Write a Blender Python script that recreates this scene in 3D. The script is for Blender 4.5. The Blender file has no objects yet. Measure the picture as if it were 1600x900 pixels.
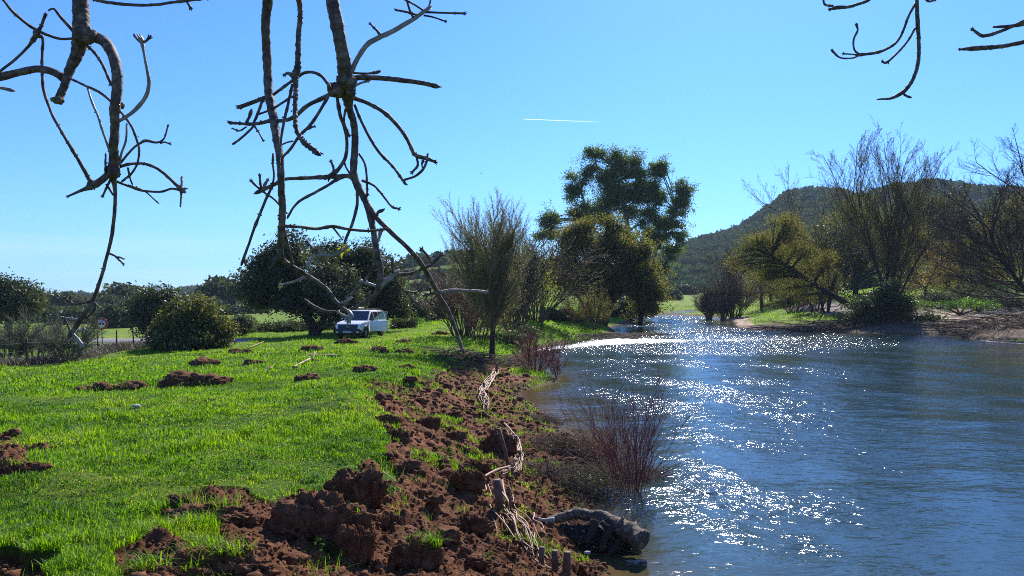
import bpy, bmesh, math, random
import numpy as np
from mathutils import Vector, Matrix, Euler

R = math.radians
random.seed(7)
rng = np.random.default_rng(11)
SC = bpy.context.scene
COL = SC.collection

# ------------------------------------------------------------------ camera
F = 1200.0                       # focal length in pixels of the 1600 wide photograph
HORIZON = 462.0
CZ = 3.0                         # eye height over the river
PITCH = math.atan((HORIZON - 450.0) / F)
cam_d = bpy.data.cameras.new('camera')
cam = bpy.data.objects.new('camera', cam_d)
COL.objects.link(cam)
cam.location = (0, 0, CZ)
cam.rotation_euler = (R(90) + PITCH, 0, 0)
cam_d.sensor_width = 36.0
cam_d.lens = 36.0 * F / 1600.0
cam_d.clip_start = 0.05
cam_d.clip_end = 30000
SC.camera = cam

# ------------------------------------------------------------------ light
SUN_EL, SUN_AZ = R(38), R(16)     # azimuth clockwise from the viewing direction (+Y)
world = bpy.data.worlds.new("World")
SC.world = world
world.use_nodes = True
wn, wl = world.node_tree.nodes, world.node_tree.links
bg = wn['Background']
sky = wn.new('ShaderNodeTexSky')
sky.sky_type = 'NISHITA'
sky.sun_disc = False
sky.sun_elevation = SUN_EL
sky.sun_rotation = SUN_AZ
sky.altitude = 300
sky.air_density = 1.0
sky.dust_density = 0.35
sky.ozone_density = 2.5
tint = wn.new('ShaderNodeMix'); tint.data_type = 'RGBA'; tint.blend_type = 'MULTIPLY'
tint.inputs[0].default_value = 1.0
tint.inputs[7].default_value = (0.285, 0.585, 1.10, 1)
wl.new(sky.outputs[0], tint.inputs[6])
# thin streaks of high cloud low in the sky
tc = wn.new('ShaderNodeTexCoord'); mpw = wn.new('ShaderNodeMapping'); mpw.inputs['Scale'].default_value = (1.6, 1.6, 26); mpw.inputs['Rotation'].default_value = (0.02, 0.03, 0)
wl.new(tc.outputs['Generated'], mpw.inputs[0]); cn = wn.new('ShaderNodeTexNoise'); cn.inputs['Scale'].default_value = 1.5; cn.inputs['Detail'].default_value = 5; wl.new(mpw.outputs[0], cn.inputs['Vector'])
cr = wn.new('ShaderNodeMapRange'); cr.inputs[1].default_value = 0.47; cr.inputs[2].default_value = 0.75; cr.inputs[4].default_value = 0.55; wl.new(cn.outputs[0], cr.inputs[0])
sx = wn.new('ShaderNodeSeparateXYZ'); wl.new(tc.outputs['Generated'], sx.inputs[0]); er = wn.new('ShaderNodeMapRange'); er.inputs[1].default_value = 0.11; er.inputs[2].default_value = 0.0; wl.new(sx.outputs[2], er.inputs[0])
mu = wn.new('ShaderNodeMath'); mu.operation = 'MULTIPLY'; wl.new(cr.outputs[0], mu.inputs[0]); wl.new(er.outputs[0], mu.inputs[1])
cm = wn.new('ShaderNodeMix'); cm.data_type = 'RGBA'; wl.new(mu.outputs[0], cm.inputs[0]); wl.new(tint.outputs[2], cm.inputs[6]); cm.inputs[7].default_value = (5.2, 6.6, 7.6, 1)
wl.new(cm.outputs[2], bg.inputs[0])
bg.inputs[1].default_value = 0.12
sun_d = bpy.data.lights.new('sun', 'SUN')
sun_d.energy = 5.0
sun_d.angle = R(0.5)
sun_d.color = (1.0, 0.955, 0.88)
sun = bpy.data.objects.new('sun', sun_d)
COL.objects.link(sun)
sdir = Vector((math.sin(SUN_AZ) * math.cos(SUN_EL), math.cos(SUN_AZ) * math.cos(SUN_EL), math.sin(SUN_EL)))
sun.rotation_euler = (-sdir).to_track_quat('-Z', 'Y').to_euler()
SC.view_settings.view_transform = 'Standard'
SC.view_settings.look = 'None'
SC.view_settings.gamma = 1
SC.view_settings.use_curve_mapping = False
SC.view_settings.exposure = 0.72
cy = SC.cycles
cy.max_bounces = 7; cy.diffuse_bounces = 3; cy.glossy_bounces = 3
cy.transmission_bounces = 4; cy.transparent_max_bounces = 8
cy.caustics_reflective = False; cy.caustics_refractive = False
cy.sample_clamp_indirect = 2.5
cy.use_denoising = False
cy.filter_width = 1.0
cy.use_adaptive_sampling = False

# ------------------------------------------------------------------ pixel helpers (photograph 1600 x 900)
cp, sp = math.cos(PITCH), math.sin(PITCH)
def ray(px, py):
    a, b = (px - 800.0) / F, (450.0 - py) / F
    v = np.array([a, cp - b * sp, sp + b * cp])
    return v / v[1]                       # per metre of depth
def PT(px, py, d):
    v = ray(px, py)
    return np.array([v[0] * d, d, CZ + v[2] * d])
def GP(px, py, z):
    v = ray(px, py)
    d = (z - CZ) / v[2]
    return np.array([v[0] * d, d, z])
def topx(x, y, z):
    """back to photograph pixels (used only to read sizes while building)"""
    yy = y * cp + (z - CZ) * sp
    zz = -y * sp + (z - CZ) * cp
    return 800 + F * x / yy, 450 - F * zz / yy

# ------------------------------------------------------------------ noise
def _h(ix, iy, iz, s):
    n = (ix.astype(np.int64) * 374761393 + iy.astype(np.int64) * 668265263 + iz.astype(np.int64) * 2147483647 + s * 974634777) & 0xffffffff
    n = ((n ^ (n >> 13)) * 1274126177) & 0xffffffff
    n = n ^ (n >> 16)
    return (n & 0xffff) / 65535.0
def vnoise(x, y, s=0):
    x = np.asarray(x, float); y = np.asarray(y, float)
    ix, iy = np.floor(x), np.floor(y)
    fx, fy = x - ix, y - iy
    fx = fx * fx * fx * (fx * (fx * 6 - 15) + 10); fy = fy * fy * fy * (fy * (fy * 6 - 15) + 10)
    z = np.zeros_like(ix)
    a, b = _h(ix, iy, z, s), _h(ix + 1, iy, z, s)
    c, d = _h(ix, iy + 1, z, s), _h(ix + 1, iy + 1, z, s)
    return (a + (b - a) * fx) * (1 - fy) + (c + (d - c) * fx) * fy
def fbm(x, y, s=0, o=4, g=0.5):
    t = 0; a = 1.0; n = 0; f = 1.0
    for i in range(o):
        c, sn = math.cos(i * 1.1), math.sin(i * 1.1)
        t = t + a * vnoise((x * c - y * sn) * f + i * 17.3, (x * sn + y * c) * f - i * 9.1, s + i)
        n += a; a *= g; f *= 2.03
    return t / n
def cells(x, y, s=0):
    """distance to the nearest feature point: rounded clods"""
    ix, iy = np.floor(x), np.floor(y)
    best = np.full(np.shape(x), 9.0); idv = np.zeros(np.shape(x))
    z = np.zeros_like(ix)
    for dx in (-1, 0, 1):
        for dy in (-1, 0, 1):
            cx, cyy = ix + dx, iy + dy
            qx = cx + 0.1 + 0.8 * _h(cx, cyy, z, s); qy = cyy + 0.1 + 0.8 * _h(cx, cyy, z, s + 5)
            d = np.hypot(x - qx, y - qy)
            m = d < best
            idv = np.where(m, _h(cx, cyy, z, s + 9), idv)
            best = np.minimum(best, d)
    return best, idv
def sstep(a, b, x):
    t = np.clip((x - a) / (b - a), 0, 1)
    return t * t * (3 - 2 * t)

# ------------------------------------------------------------------ terrain
CP = []                                  # control points: azimuth, ln r, height
def cpix(px, py, z):
    p = GP(px, py, z); CP.append((math.atan2(p[0], p[1]), math.log(math.hypot(p[0], p[1])), z))
def cdis(px, d, z):
    x = (px - 800.0) / F * d; CP.append((math.atan2(x, d), math.log(math.hypot(x, d)), z))
for v in [
    # left meadow
    (0, 900, 1.38), (200, 900, 1.38), (400, 900, 1.30), (560, 900, 1.15), (700, 900, 0.92), (800, 900, 0.68), (880, 900, 0.42), (945, 900, 0.08),
    (0, 800, 1.32), (200, 800, 1.30), (400, 800, 1.22), (600, 805, 1.0), (740, 805, 0.66), (850, 815, 0.34), (915, 815, 0.06),
    (0, 700, 1.22), (200, 700, 1.2), (400, 700, 1.15), (560, 700, 1.12), (640, 710, 0.92), (700, 710, 0.72), (780, 720, 0.42), (860, 730, 0.2), (920, 735, 0.03),
    (0, 620, 0.85), (200, 620, 0.9), (400, 620, 0.95), (560, 620, 1.2), (600, 640, 1.12), (680, 640, 0.72), (740, 650, 0.36), (800, 660, 0.2),
    (0, 576, 0.45), (200, 560, 0.5), (400, 560, 0.68), (560, 560, 1.02), (640, 570, 1.02), (690, 590, 0.72), (740, 600, 0.34), (790, 610, 0.14),
    (240, 547, 0.5), (400, 538, 0.55), (530, 531, 0.55), (620, 525, 0.62), (700, 520, 0.7), (720, 545, 0.6), (760, 575, 0.26),
    (770, 540, 0.5), (830, 510, 0.9), (880, 508, 0.7), (900, 497, 0.9), (960, 489, 0.7),
    # left shore line and the bank just above it
    (985, 900, -0.12), (930, 790, 0.0), (965, 748, -0.02), (945, 700, 0.0), (890, 680, 0.03), (848, 640, 0.0), (822, 615, 0.0), (868, 598, 0.0), (858, 585, 0.06), (800, 572, 0.04), (795, 560, 0.02),
    (835, 547, 0.0), (900, 532, 0.0), (955, 512, 0.0), (985, 497, 0.0), (1035, 488, 0.0), (1075, 483, 0.0),
    # river bed
    (1100, 900, -0.6), (1400, 900, -0.9), (1020, 790, -0.45), (1100, 700, -0.9), (1500, 700, -0.9), (920, 620, -0.4), (1000, 600, -0.7), (1400, 600, -0.9), (880, 565, -0.35), (1000, 555, -0.6), (1300, 560, -0.7),
    (990, 520, -0.4), (1060, 500, -0.4), (1120, 512, -0.4), (1080, 489, -0.3), (1500, 545, -0.5), (1100, 527, -0.3), (890, 548, -0.25), (1590, 560, -0.5), (1700, 700, -0.9), (1700, 560, -0.5),
    # right shore
    (1092, 494, 0.0), (1125, 499, 0.0), (1150, 508, 0.0), (1210, 514, 0.0), (1300, 518, 0.0), (1400, 521, 0.0), (1500, 521, 0.0), (1600, 523, 0.0), (1720, 524, 0.0),
    (1110, 488, 0.5), (1160, 490, 0.45), (1200, 497, 0.75), (1250, 490, 0.9), (1290, 478, 1.2), (1330, 497, 0.9), (1400, 500, 0.9), (1460, 505, 0.7), (1500, 498, 1.0), (1560, 500, 1.1), (1600, 506, 0.9),
    (1480, 486, 1.4), (1590, 484, 1.6), (1700, 484, 1.7),
    ]: cpix(*v)
for v in [
    (-200, 3.0, 1.42), (0, 3.0, 1.42), (300, 3.0, 1.42), (600, 3, 1.3), (800, 3, 1.15), (1000, 3, 0.8), (1300, 3, 0.35), (1700, 3.5, 0.1), (1300, 5.5, -0.3),
    (800, 1.0, 1.38), (0, 1.0, 1.42), (1700, 1.0, 1.3), (-600, 2, 1.42), (-600, 12, 1.0), (-600, 30, 0.4), (2600, 2.5, 0.7), (2600, 6, -0.4), (2400, 40, -0.6), (2400, 75, 1.5),
    (-250, 60, 0.5), (0, 34, 0.15), (150, 38, 0.35), (0, 46, 0.3), (160, 50, 0.2), (0, 90, -0.9), (200, 90, -0.8), (350, 90, -0.3), (0, 260, -0.6), (400, 260, 0.6), (550, 85, 0.7), (700, 85, 1.0), (640, 160, 3.0), (700, 240, 7.0),
    (500, 140, 1.2), (800, 120, 1.5), (850, 200, 3), (950, 130, 1.2), (1000, 180, 1.6), (1060, 160, 0.9), (1060, 210, 2.6), (1060, 320, 5.5), (1150, 150, 1.2), (1200, 110, 1.8),
    (1200, 200, 3.2), (1300, 88, 2.2), (1300, 130, 2.6), (1400, 85, 2.6), (1450, 80, 2.4), (1500, 84, 3.0), (1600, 84, 3.3), (1500, 120, 6.5), (1600, 120, 7.0), (1400, 130, 4.5), (1700, 110, 6), (1400, 250, 8), (1600, 250, 10), (2200, 150, 8),
    (0, 900, 2), (500, 900, 3), (900, 900, 8), (1300, 900, 10), (1700, 900, 12), (1100, 600, 8),
    ]: cdis(*v)
CPA = np.array(CP)
AZW = 1.0
_d = np.hypot((CPA[:, None, 0] - CPA[None, :, 0]) * 2.2, CPA[:, None, 1] - CPA[None, :, 1])
_A = np.sqrt(_d ** 2 + 0.02 ** 2)
_n = len(CPA)
_M = np.zeros((_n + 1, _n + 1)); _M[:_n, :_n] = _A + np.eye(_n) * 0.002; _M[:_n, _n] = 1; _M[_n, :_n] = 1
_W = np.linalg.solve(_M, np.append(CPA[:, 2], 0))
def hbase(x, y):
    x = np.atleast_1d(np.asarray(x, float)); y = np.atleast_1d(np.asarray(y, float))
    az = np.clip(np.arctan2(x, y), -0.95, 0.95); lr = np.log(np.clip(np.hypot(x, y), 0.9, 1500))
    out = np.empty(x.size); az = az.ravel(); lr = lr.ravel()
    for i in range(0, x.size, 100000):
        s = slice(i, i + 100000)
        d = np.sqrt(((az[s, None] - CPA[None, :, 0]) * 2.2) ** 2 + (lr[s, None] - CPA[None, :, 1]) ** 2 + 0.0004)
        out[s] = d @ _W[:_n] + _W[_n]
    return out.reshape(x.shape)
def hit(px, py, lift=0.0):
    """where the ray of a photograph pixel meets the ground"""
    v = ray(px, py)
    d = np.exp(np.linspace(math.log(3.0), math.log(600), 1500))
    z = CZ + v[2] * d; g = hbase(v[0] * d, d) + lift
    k = np.argmax(z <= g)
    if z[k] > g[k]: k = len(d) - 1
    return np.array([v[0] * d[k], d[k], g[k]])
def inpoly(x, y, P):
    ins = np.zeros(np.shape(x), bool); n = len(P)
    for i in range(n):
        x1, y1 = P[i][0], P[i][1]; x2, y2 = P[(i + 1) % n][0], P[(i + 1) % n][1]
        if y1 == y2: continue
        c = ((y1 > y) != (y2 > y)) & (x < (x2 - x1) * (y - y1) / (y2 - y1) + x1)
        ins ^= c
    return ins
def wpoly(pts):
    return [hit(a, b)[:2] for a, b in pts]
SOIL = [wpoly(p) for p in [
    [(340, 905), (352, 860), (345, 832), (375, 805), (440, 792), (520, 765), (562, 745), (612, 758), (622, 725), (596, 670), (583, 625), (590, 602), (612, 592), (650, 604), (668, 578), (690, 562), (722, 545),
     (770, 562), (800, 575), (840, 610), (850, 645), (900, 690), (950, 705), (975, 760), (935, 790), (990, 905), (1100, 1200), (900, 1600), (300, 1600)],
    [(-60, 905), (-60, 870), (30, 864), (85, 878), (96, 905), (100, 1200), (-100, 1200)],
    [(-60, 745), (-60, 685), (20, 682), (58, 694), (50, 712), (66, 722), (40, 738), (10, 748)],
    [(262, 800), (270, 778), (320, 768), (400, 776), (440, 792), (380, 810), (340, 835), (300, 812)],
    [(180, 905), (180, 862), (240, 850), (330, 860), (390, 868), (420, 905), (400, 1100), (180, 1100)],
    [(530, 735), (560, 722), (575, 735), (555, 745)],
    [(740, 575), (770, 570), (800, 590), (810, 640), (790, 640), (760, 610)],
    ]]
def soilmask(x, y):
    r = np.hypot(x, y); s = 0.035 * r
    wx = x + (fbm(x * 1.3, y * 1.3, 3, 4) - 0.5) * np.minimum(s, 0.9) * 2.2
    wy = y + (fbm(x * 1.3, y * 1.3, 13, 4) - 0.5) * np.minimum(s, 0.9) * 2.2 * 1.3
    m = np.zeros(np.shape(x), bool)
    for P in SOIL: m |= inpoly(wx, wy, P)
    return m
def rightbank(x, y):
    """true on the far (right hand) side of the river"""
    px = 800 + F * x / np.maximum(y, 1)
    return (y > 50) & (px > 1085) 
def gravelmask(x, y, h):
    rb = rightbank(x, y)
    n = fbm(x * 0.12, y * 0.12, 31, 4)
    px = 800 + F * x / np.maximum(y, 1) + (fbm(x * 0.3, y * 0.3, 33, 3) - 0.5) * 80
    g = rb & (h < 2.05 + (n - 0.5) * 0.8) & (y < 100)
    green = (px > 1150) & (px < 1345) & (h > 0.35 + (n - 0.5) * .5) & (h < 1.1)
    return g & ~green

# ------------------------------------------------------------------ mesh buffer
class Buf:
    def __init__(s):
        s.v = []; s.q = []; s.t = []; s.a = []; s.n = 0
    def add(s, v, q=None, t=None, a=0.5):
        v = np.asarray(v, float).reshape(-1, 3)
        if q is not None and len(q): s.q.append(np.asarray(q, np.int64).reshape(-1, 4) + s.n)
        if t is not None and len(t): s.t.append(np.asarray(t, np.int64).reshape(-1, 3) + s.n)
        s.v.append(v)
        s.a.append(np.broadcast_to(np.asarray(a, float), (len(v),)).copy())
        s.n += len(v)
    def build(s, name, mat, parent=None, smooth=True, origin=None, attrs=None):
        V = np.concatenate(s.v) if s.v else np.zeros((0, 3)); A = np.concatenate(s.a) if s.a else np.zeros(0)
        o = np.zeros(3) if origin is None else np.asarray(origin, float)
        if parent is not None and origin is None: o = np.array(WLOC[parent.name])
        V = V - o
        Q = np.concatenate(s.q) if s.q else np.zeros((0, 4), np.int64)
        T = np.concatenate(s.t) if s.t else np.zeros((0, 3), np.int64)
        me = bpy.data.meshes.new(name)
        me.vertices.add(len(V)); me.vertices.foreach_set('co', V.astype(np.float32).ravel())
        nl = Q.size + T.size
        me.loops.add(nl); me.loops.foreach_set('vertex_index', np.concatenate([Q.ravel(), T.ravel()]).astype(np.int32))
        me.polygons.add(len(Q) + len(T))
        st = np.concatenate([np.arange(len(Q)) * 4, Q.size + np.arange(len(T)) * 3]).astype(np.int32)
        me.polygons.foreach_set('loop_start', st)
        me.update(calc_edges=True)
        if smooth: me.polygons.foreach_set('use_smooth', np.ones(len(me.polygons), bool))
        at = me.attributes.new('v', 'FLOAT', 'POINT'); at.data.foreach_set('value', A.astype(np.float32))
        for k, arr in (attrs or {}).items():
            if arr.ndim == 1:
                q = me.attributes.new(k, 'FLOAT', 'POINT'); q.data.foreach_set('value', arr.astype(np.float32))
            else:
                q = me.attributes.new(k, 'FLOAT_VECTOR', 'POINT'); q.data.foreach_set('vector', arr.astype(np.float32).ravel())
        me.materials.append(mat)
        ob = bpy.data.objects.new(name, me); COL.objects.link(ob)
        if parent is not None:
            ob.parent = parent; WLOC[ob.name] = WLOC[parent.name]
        else:
            ob.location = o; WLOC[ob.name] = tuple(o)
        return ob
WLOC = {}
def tag(o, label=None, cat=None, group=None, kind=None):
    if label: o['label'] = label
    if cat: o['category'] = cat
    if group: o['group'] = group
    if kind: o['kind'] = kind
    return o
def empty(name, loc, label, cat, group=None):
    o = bpy.data.objects.new(name, None); COL.objects.link(o)
    o.location = loc; o.empty_display_size = 0.2; WLOC[o.name] = tuple(loc)
    return tag(o, label, cat, group)

def resample(P, n):
    """Catmull-Rom through the rows of P (x, y, z, r), n points in each span"""
    P = np.asarray(P, float)
    if len(P) < 2: return P
    E = np.vstack([2 * P[0] - P[1], P, 2 * P[-1] - P[-2]])
    out = []
    for i in range(1, len(E) - 2):
        t = np.linspace(0, 1, n, endpoint=False)[:, None]
        a, b, c, d = E[i - 1], E[i], E[i + 1], E[i + 2]
        out.append(0.5 * (2 * b + (c - a) * t + (2 * a - 5 * b + 4 * c - d) * t ** 2 + (3 * b - a - 3 * c + d) * t ** 3))
    out.append(P[-1:]); return np.vstack(out)
def tube(buf, P, rad, sides=6, a=0.5, cap=True, rough=0.0):
    P = np.asarray(P, float); n = len(P)
    rad = np.broadcast_to(np.asarray(rad, float), (n,))
    T = np.gradient(P, axis=0); T /= np.linalg.norm(T, axis=1)[:, None] + 1e-9
    ref = np.array([0.31, 0.87, 0.38]) if abs(T[:, 2]).mean() > 0.6 else np.array([0.05, 0.1, 1.0])
    U = np.cross(T, ref); U /= np.linalg.norm(U, axis=1)[:, None] + 1e-9
    W = np.cross(T, U)
    th = np.linspace(0, 2 * math.pi, sides, endpoint=False)
    rr = rad[:, None] * np.ones((1, sides))
    if rough: rr = rr * (1 + rough * (rng.random((n, sides)) - 0.5))
    V = P[:, None, :] + rr[:, :, None] * (np.cos(th)[None, :, None] * U[:, None, :] + np.sin(th)[None, :, None] * W[:, None, :])
    V = V.reshape(-1, 3)
    i = np.arange(n - 1)[:, None] * sides; j = np.arange(sides)[None, :]; k = (np.arange(sides) + 1) % sides
    q = np.stack([i + j, i + k[None, :], i + sides + k[None, :], i + sides + j], -1).reshape(-1, 4)
    t = None
    if cap:
        V = np.vstack([V, P[:1], P[-1:]]); c0, c1 = n * sides, n * sides + 1
        jj = np.arange(sides)
        t = np.vstack([np.stack([k, jj, np.full(sides, c0)], -1), np.stack([(n - 1) * sides + jj, (n - 1) * sides + k, np.full(sides, c1)], -1)])
    buf.add(V, q, t, a)
def leaves(buf, C, size, ratio=0.45, up=0.0, var=None, seedv=None):
    """diamond leaves at the rows of C"""
    n = len(C)
    nn = rng.normal(size=(n, 3)); nn[:, 2] += up; nn /= np.linalg.norm(nn, axis=1)[:, None]
    tt = np.cross(nn, rng.normal(size=(n, 3))); tt /= np.linalg.norm(tt, axis=1)[:, None] + 1e-9
    bb = np.cross(nn, tt)
    s = (size * (0.6 + 0.8 * rng.random(n)))[:, None]
    V = np.stack([C - tt * s, C + bb * s * ratio - tt * s * .1, C + tt * s, C - bb * s * ratio + tt * s * .1], 1).reshape(-1, 3)
    q = np.arange(4 * n).reshape(-1, 4)
    a = rng.random(n) if var is None else np.clip(var + 0.35 * (rng.random(n) - 0.5), 0, 1)
    buf.add(V, q, None, np.repeat(a, 4))

# ------------------------------------------------------------------ materials
def M(name):
    m = bpy.data.materials.new(name); m.use_nodes = True
    nt = m.node_tree; return m, nt.nodes, nt.links, nt.nodes['Principled BSDF']
def noise_node(n, l, scale, detail=5, rough=0.6, coord='Object', vec=None):
    t = n.new('ShaderNodeTexNoise'); t.inputs['Scale'].default_value = scale; t.inputs['Detail'].default_value = detail
    t.inputs['Roughness'].default_value = rough
    if vec is None:
        c = n.new('ShaderNodeTexCoord'); vec = c.outputs[coord]
    l.new(vec, t.inputs['Vector']); return t
def ramp(n, l, src, stops):
    r = n.new('ShaderNodeValToRGB'); e = r.color_ramp.elements
    e[0].position, e[0].color = stops[0][0], (*stops[0][1], 1)
    e[1].position, e[1].color = stops[-1][0], (*stops[-1][1], 1)
    for p, c in stops[1:-1]:
        q = e.new(p); q.color = (*c, 1)
    l.new(src, r.inputs[0]); return r
def mat_leaf(name, c0, c1, trans=0.35, tcol=None, rough=0.45, spec=0.35):
    m, n, l, b = M(name)
    at = n.new('ShaderNodeAttribute'); at.attribute_name = 'v'
    r = ramp(n, l, at.outputs['Fac'], [(0.0, c0), (1.0, c1)])
    l.new(r.outputs[0], b.inputs['Base Color'])
    b.inputs['Roughness'].default_value = rough; b.inputs['Specular IOR Level'].default_value = spec
    tr = n.new('ShaderNodeBsdfTranslucent')
    mx = n.new('ShaderNodeMix'); mx.data_type = 'RGBA'; mx.blend_type = 'MULTIPLY'; mx.inputs[0].default_value = 1
    l.new(r.outputs[0], mx.inputs[6]); mx.inputs[7].default_value = (*(tcol or (1.7, 1.6, 0.7)), 1)
    l.new(mx.outputs[2], tr.inputs[0])
    ms = n.new('ShaderNodeMixShader'); ms.inputs[0].default_value = trans
    l.new(b.outputs[0], ms.inputs[1]); l.new(tr.outputs[0], ms.inputs[2])
    l.new(ms.outputs[0], n['Material Output'].inputs[0]); return m
def mat_noise(name, stops, scale=8, rough=0.8, bump=0.3, bscale=None, spec=0.3, detail=6, dist=0.02, coord='Object', metal=0.0):
    m, n, l, b = M(name)
    t = noise_node(n, l, scale, detail, coord=coord)
    r = ramp(n, l, t.outputs[0], stops); l.new(r.outputs[0], b.inputs['Base Color'])
    b.inputs['Roughness'].default_value = rough; b.inputs['Specular IOR Level'].default_value = spec; b.inputs['Metallic'].default_value = metal
    if bump:
        t2 = noise_node(n, l, bscale or scale * 3, 8, coord=coord)
        bp = n.new('ShaderNodeBump'); bp.inputs['Strength'].default_value = bump; bp.inputs['Distance'].default_value = dist
        l.new(t2.outputs[0], bp.inputs['Height']); l.new(bp.outputs[0], b.inputs['Normal'])
    return m
BARK_ASH = mat_noise('bark_ash', [(0.3, (0.035, 0.021, 0.013)), (0.5, (0.12, 0.075, 0.048)), (0.72, (0.30, 0.22, 0.16))], 60, 0.7, 0.6, 160, 0.35, dist=0.004)
BARK_PALE = mat_noise('bark_pale', [(0.3, (0.17, 0.125, 0.10)), (0.7, (0.44, 0.36, 0.29))], 30, 0.55, 0.5, 150, 0.5, dist=0.004)
BARK_DARK = mat_noise('bark_dark', [(0.3, (0.02, 0.015, 0.011)), (0.7, (0.075, 0.058, 0.045))], 3, 0.9, 0.6, 12, 0.2, dist=0.05)
BARK_TWIG = mat_noise('bark_twig', [(0.3, (0.055, 0.034, 0.022)), (0.7, (0.15, 0.10, 0.068))], 1.5, 0.8, 0, None, 0.3)
BARK_GREY = mat_noise('bark_grey', [(0.3, (0.14, 0.12, 0.10)), (0.7, (0.38, 0.33, 0.28))], 2, 0.8, 0.4, 10, 0.3, dist=0.03)
BARK_RED = mat_noise('bark_red', [(0.3, (0.10, 0.020, 0.022)), (0.7, (0.26, 0.065, 0.055))], 6, 0.6, 0, None, 0.4)
LEAF_OAK = mat_leaf('leaf_oak', (0.022, 0.03, 0.012), (0.105, 0.12, 0.06), 0.3, (1.3, 1.4, 0.6), 0.55, 0.28)
LEAF_OLIVE = mat_leaf('leaf_olive', (0.045, 0.058, 0.032), (0.14, 0.16, 0.1), 0.3, (1.5, 1.5, 0.8), 0.55, 0.25)
LEAF_BUSH = mat_leaf('leaf_bush', (0.02, 0.034, 0.008), (0.15, 0.16, 0.05), 0.35, (1.7, 1.5, 0.5), 0.5, 0.3)
LEAF_EUC = mat_leaf('leaf_eucalyptus', (0.045, 0.08, 0.022), (0.17, 0.22, 0.085), 0.46, (1.5, 1.6, 0.7), 0.5, 0.3)
LEAF_WILLOW = mat_leaf('leaf_willow', (0.07, 0.074, 0.018), (0.185, 0.172, 0.055), 0.5, (1.6, 1.55, 0.65), 0.6, 0.15)
LEAF_SPRING = mat_leaf('leaf_spring', (0.12, 0.15, 0.02), (0.28, 0.30, 0.06), 0.5, (1.5, 1.5, 0.6), 0.5, 0.3)
LEAF_BUD = mat_leaf('leaf_bud', (0.11, 0.115, 0.05), (0.23, 0.24, 0.13), 0.45, (1.4, 1.4, 0.8), 0.5, 0.3)
LEAF_DRY = mat_leaf('leaf_dry', (0.06, 0.035, 0.02), (0.17, 0.12, 0.06), 0.3, (1.3, 1.1, 0.8), 0.6, 0.2)
LEAF_BRAMBLE = mat_leaf('leaf_bramble', (0.022, 0.034, 0.012), (0.15, 0.17, 0.08), 0.32, (1.3, 1.5, 0.6), 0.5, 0.3)
LEAF_FAR = mat_leaf('leaf_far', (0.035, 0.058, 0.02), (0.085, 0.115, 0.045), 0.2, (1.2, 1.3, 0.8), 0.9, 0.05)
LEAF_BRIGHT = mat_leaf('leaf_bright', (0.05, 0.13, 0.012), (0.14, 0.26, 0.03), 0.5, (1.6, 1.7, 0.4), 0.4, 0.4)
def mat_grass():
    m, n, l, b = M('grass_blade')
    at = n.new('ShaderNodeAttribute'); at.attribute_name = 'v'
    r = ramp(n, l, at.outputs['Fac'], [(0.0, (0.022, 0.065, 0.005)), (0.35, (0.075, 0.175, 0.006)), (0.75, (0.150, 0.27, 0.008)), (0.93, (0.20, 0.27, 0.03)), (1.0, (0.30, 0.27, 0.12))])
    l.new(r.outputs[0], b.inputs['Base Color']); b.inputs['Roughness'].default_value = 0.5; b.inputs['Specular IOR Level'].default_value = 0.25
    tr = n.new('ShaderNodeBsdfTranslucent')
    mx = n.new('ShaderNodeMix'); mx.data_type = 'RGBA'; mx.blend_type = 'MULTIPLY'; mx.inputs[0].default_value = 1
    l.new(r.outputs[0], mx.inputs[6]); mx.inputs[7].default_value = (1.75, 1.75, 0.35, 1); l.new(mx.outputs[2], tr.inputs[0])
    ms = n.new('ShaderNodeMixShader'); ms.inputs[0].default_value = 0.6
    l.new(b.outputs[0], ms.inputs[1]); l.new(tr.outputs[0], ms.inputs[2]); l.new(ms.outputs[0], n['Material Output'].inputs[0])
    return m
GRASS = mat_grass()
SOILM = mat_noise('loose_soil', [(0.25, (0.055, 0.022, 0.010)), (0.5, (0.135, 0.057, 0.027)), (0.8, (0.25, 0.125, 0.065))], 9, 0.95, 0.8, 60, 0.12, 8, 0.012)

def mat_ground():
    m, n, l, b = M('ground')
    at = n.new('ShaderNodeAttribute'); at.attribute_name = 'col'
    t1 = noise_node(n, l, 1.1, 8, 0.65); t2 = noise_node(n, l, 22, 8, 0.7)
    r1 = ramp(n, l, t1.outputs[0], [(0.3, (0.72, 0.72, 0.72)), (0.7, (1.25, 1.25, 1.2))])
    r2 = ramp(n, l, t2.outputs[0], [(0.3, (0.6, 0.6, 0.6)), (0.72, (1.4, 1.35, 1.3))])
    a = n.new('ShaderNodeMix'); a.data_type = 'RGBA'; a.blend_type = 'MULTIPLY'; a.inputs[0].default_value = 1
    l.new(at.outputs['Vector'], a.inputs[6]); l.new(r1.outputs[0], a.inputs[7])
    c = n.new('ShaderNodeMix'); c.data_type = 'RGBA'; c.blend_type = 'MULTIPLY'; c.inputs[0].default_value = 1
    l.new(a.outputs[2], c.inputs[6]); l.new(r2.outputs[0], c.inputs[7]); l.new(c.outputs[2], b.inputs['Base Color'])
    b.inputs['Roughness'].default_value = 0.95; b.inputs['Specular IOR Level'].default_value = 0.1
    bp = n.new('ShaderNodeBump'); bp.inputs['Strength'].default_value = 0.9; bp.inputs['Distance'].default_value = 0.02
    t3 = noise_node(n, l, 45, 8, 0.7); l.new(t3.outputs[0], bp.inputs['Height']); l.new(bp.outputs[0], b.inputs['Normal'])
    return m
GROUND = mat_ground()

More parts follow.
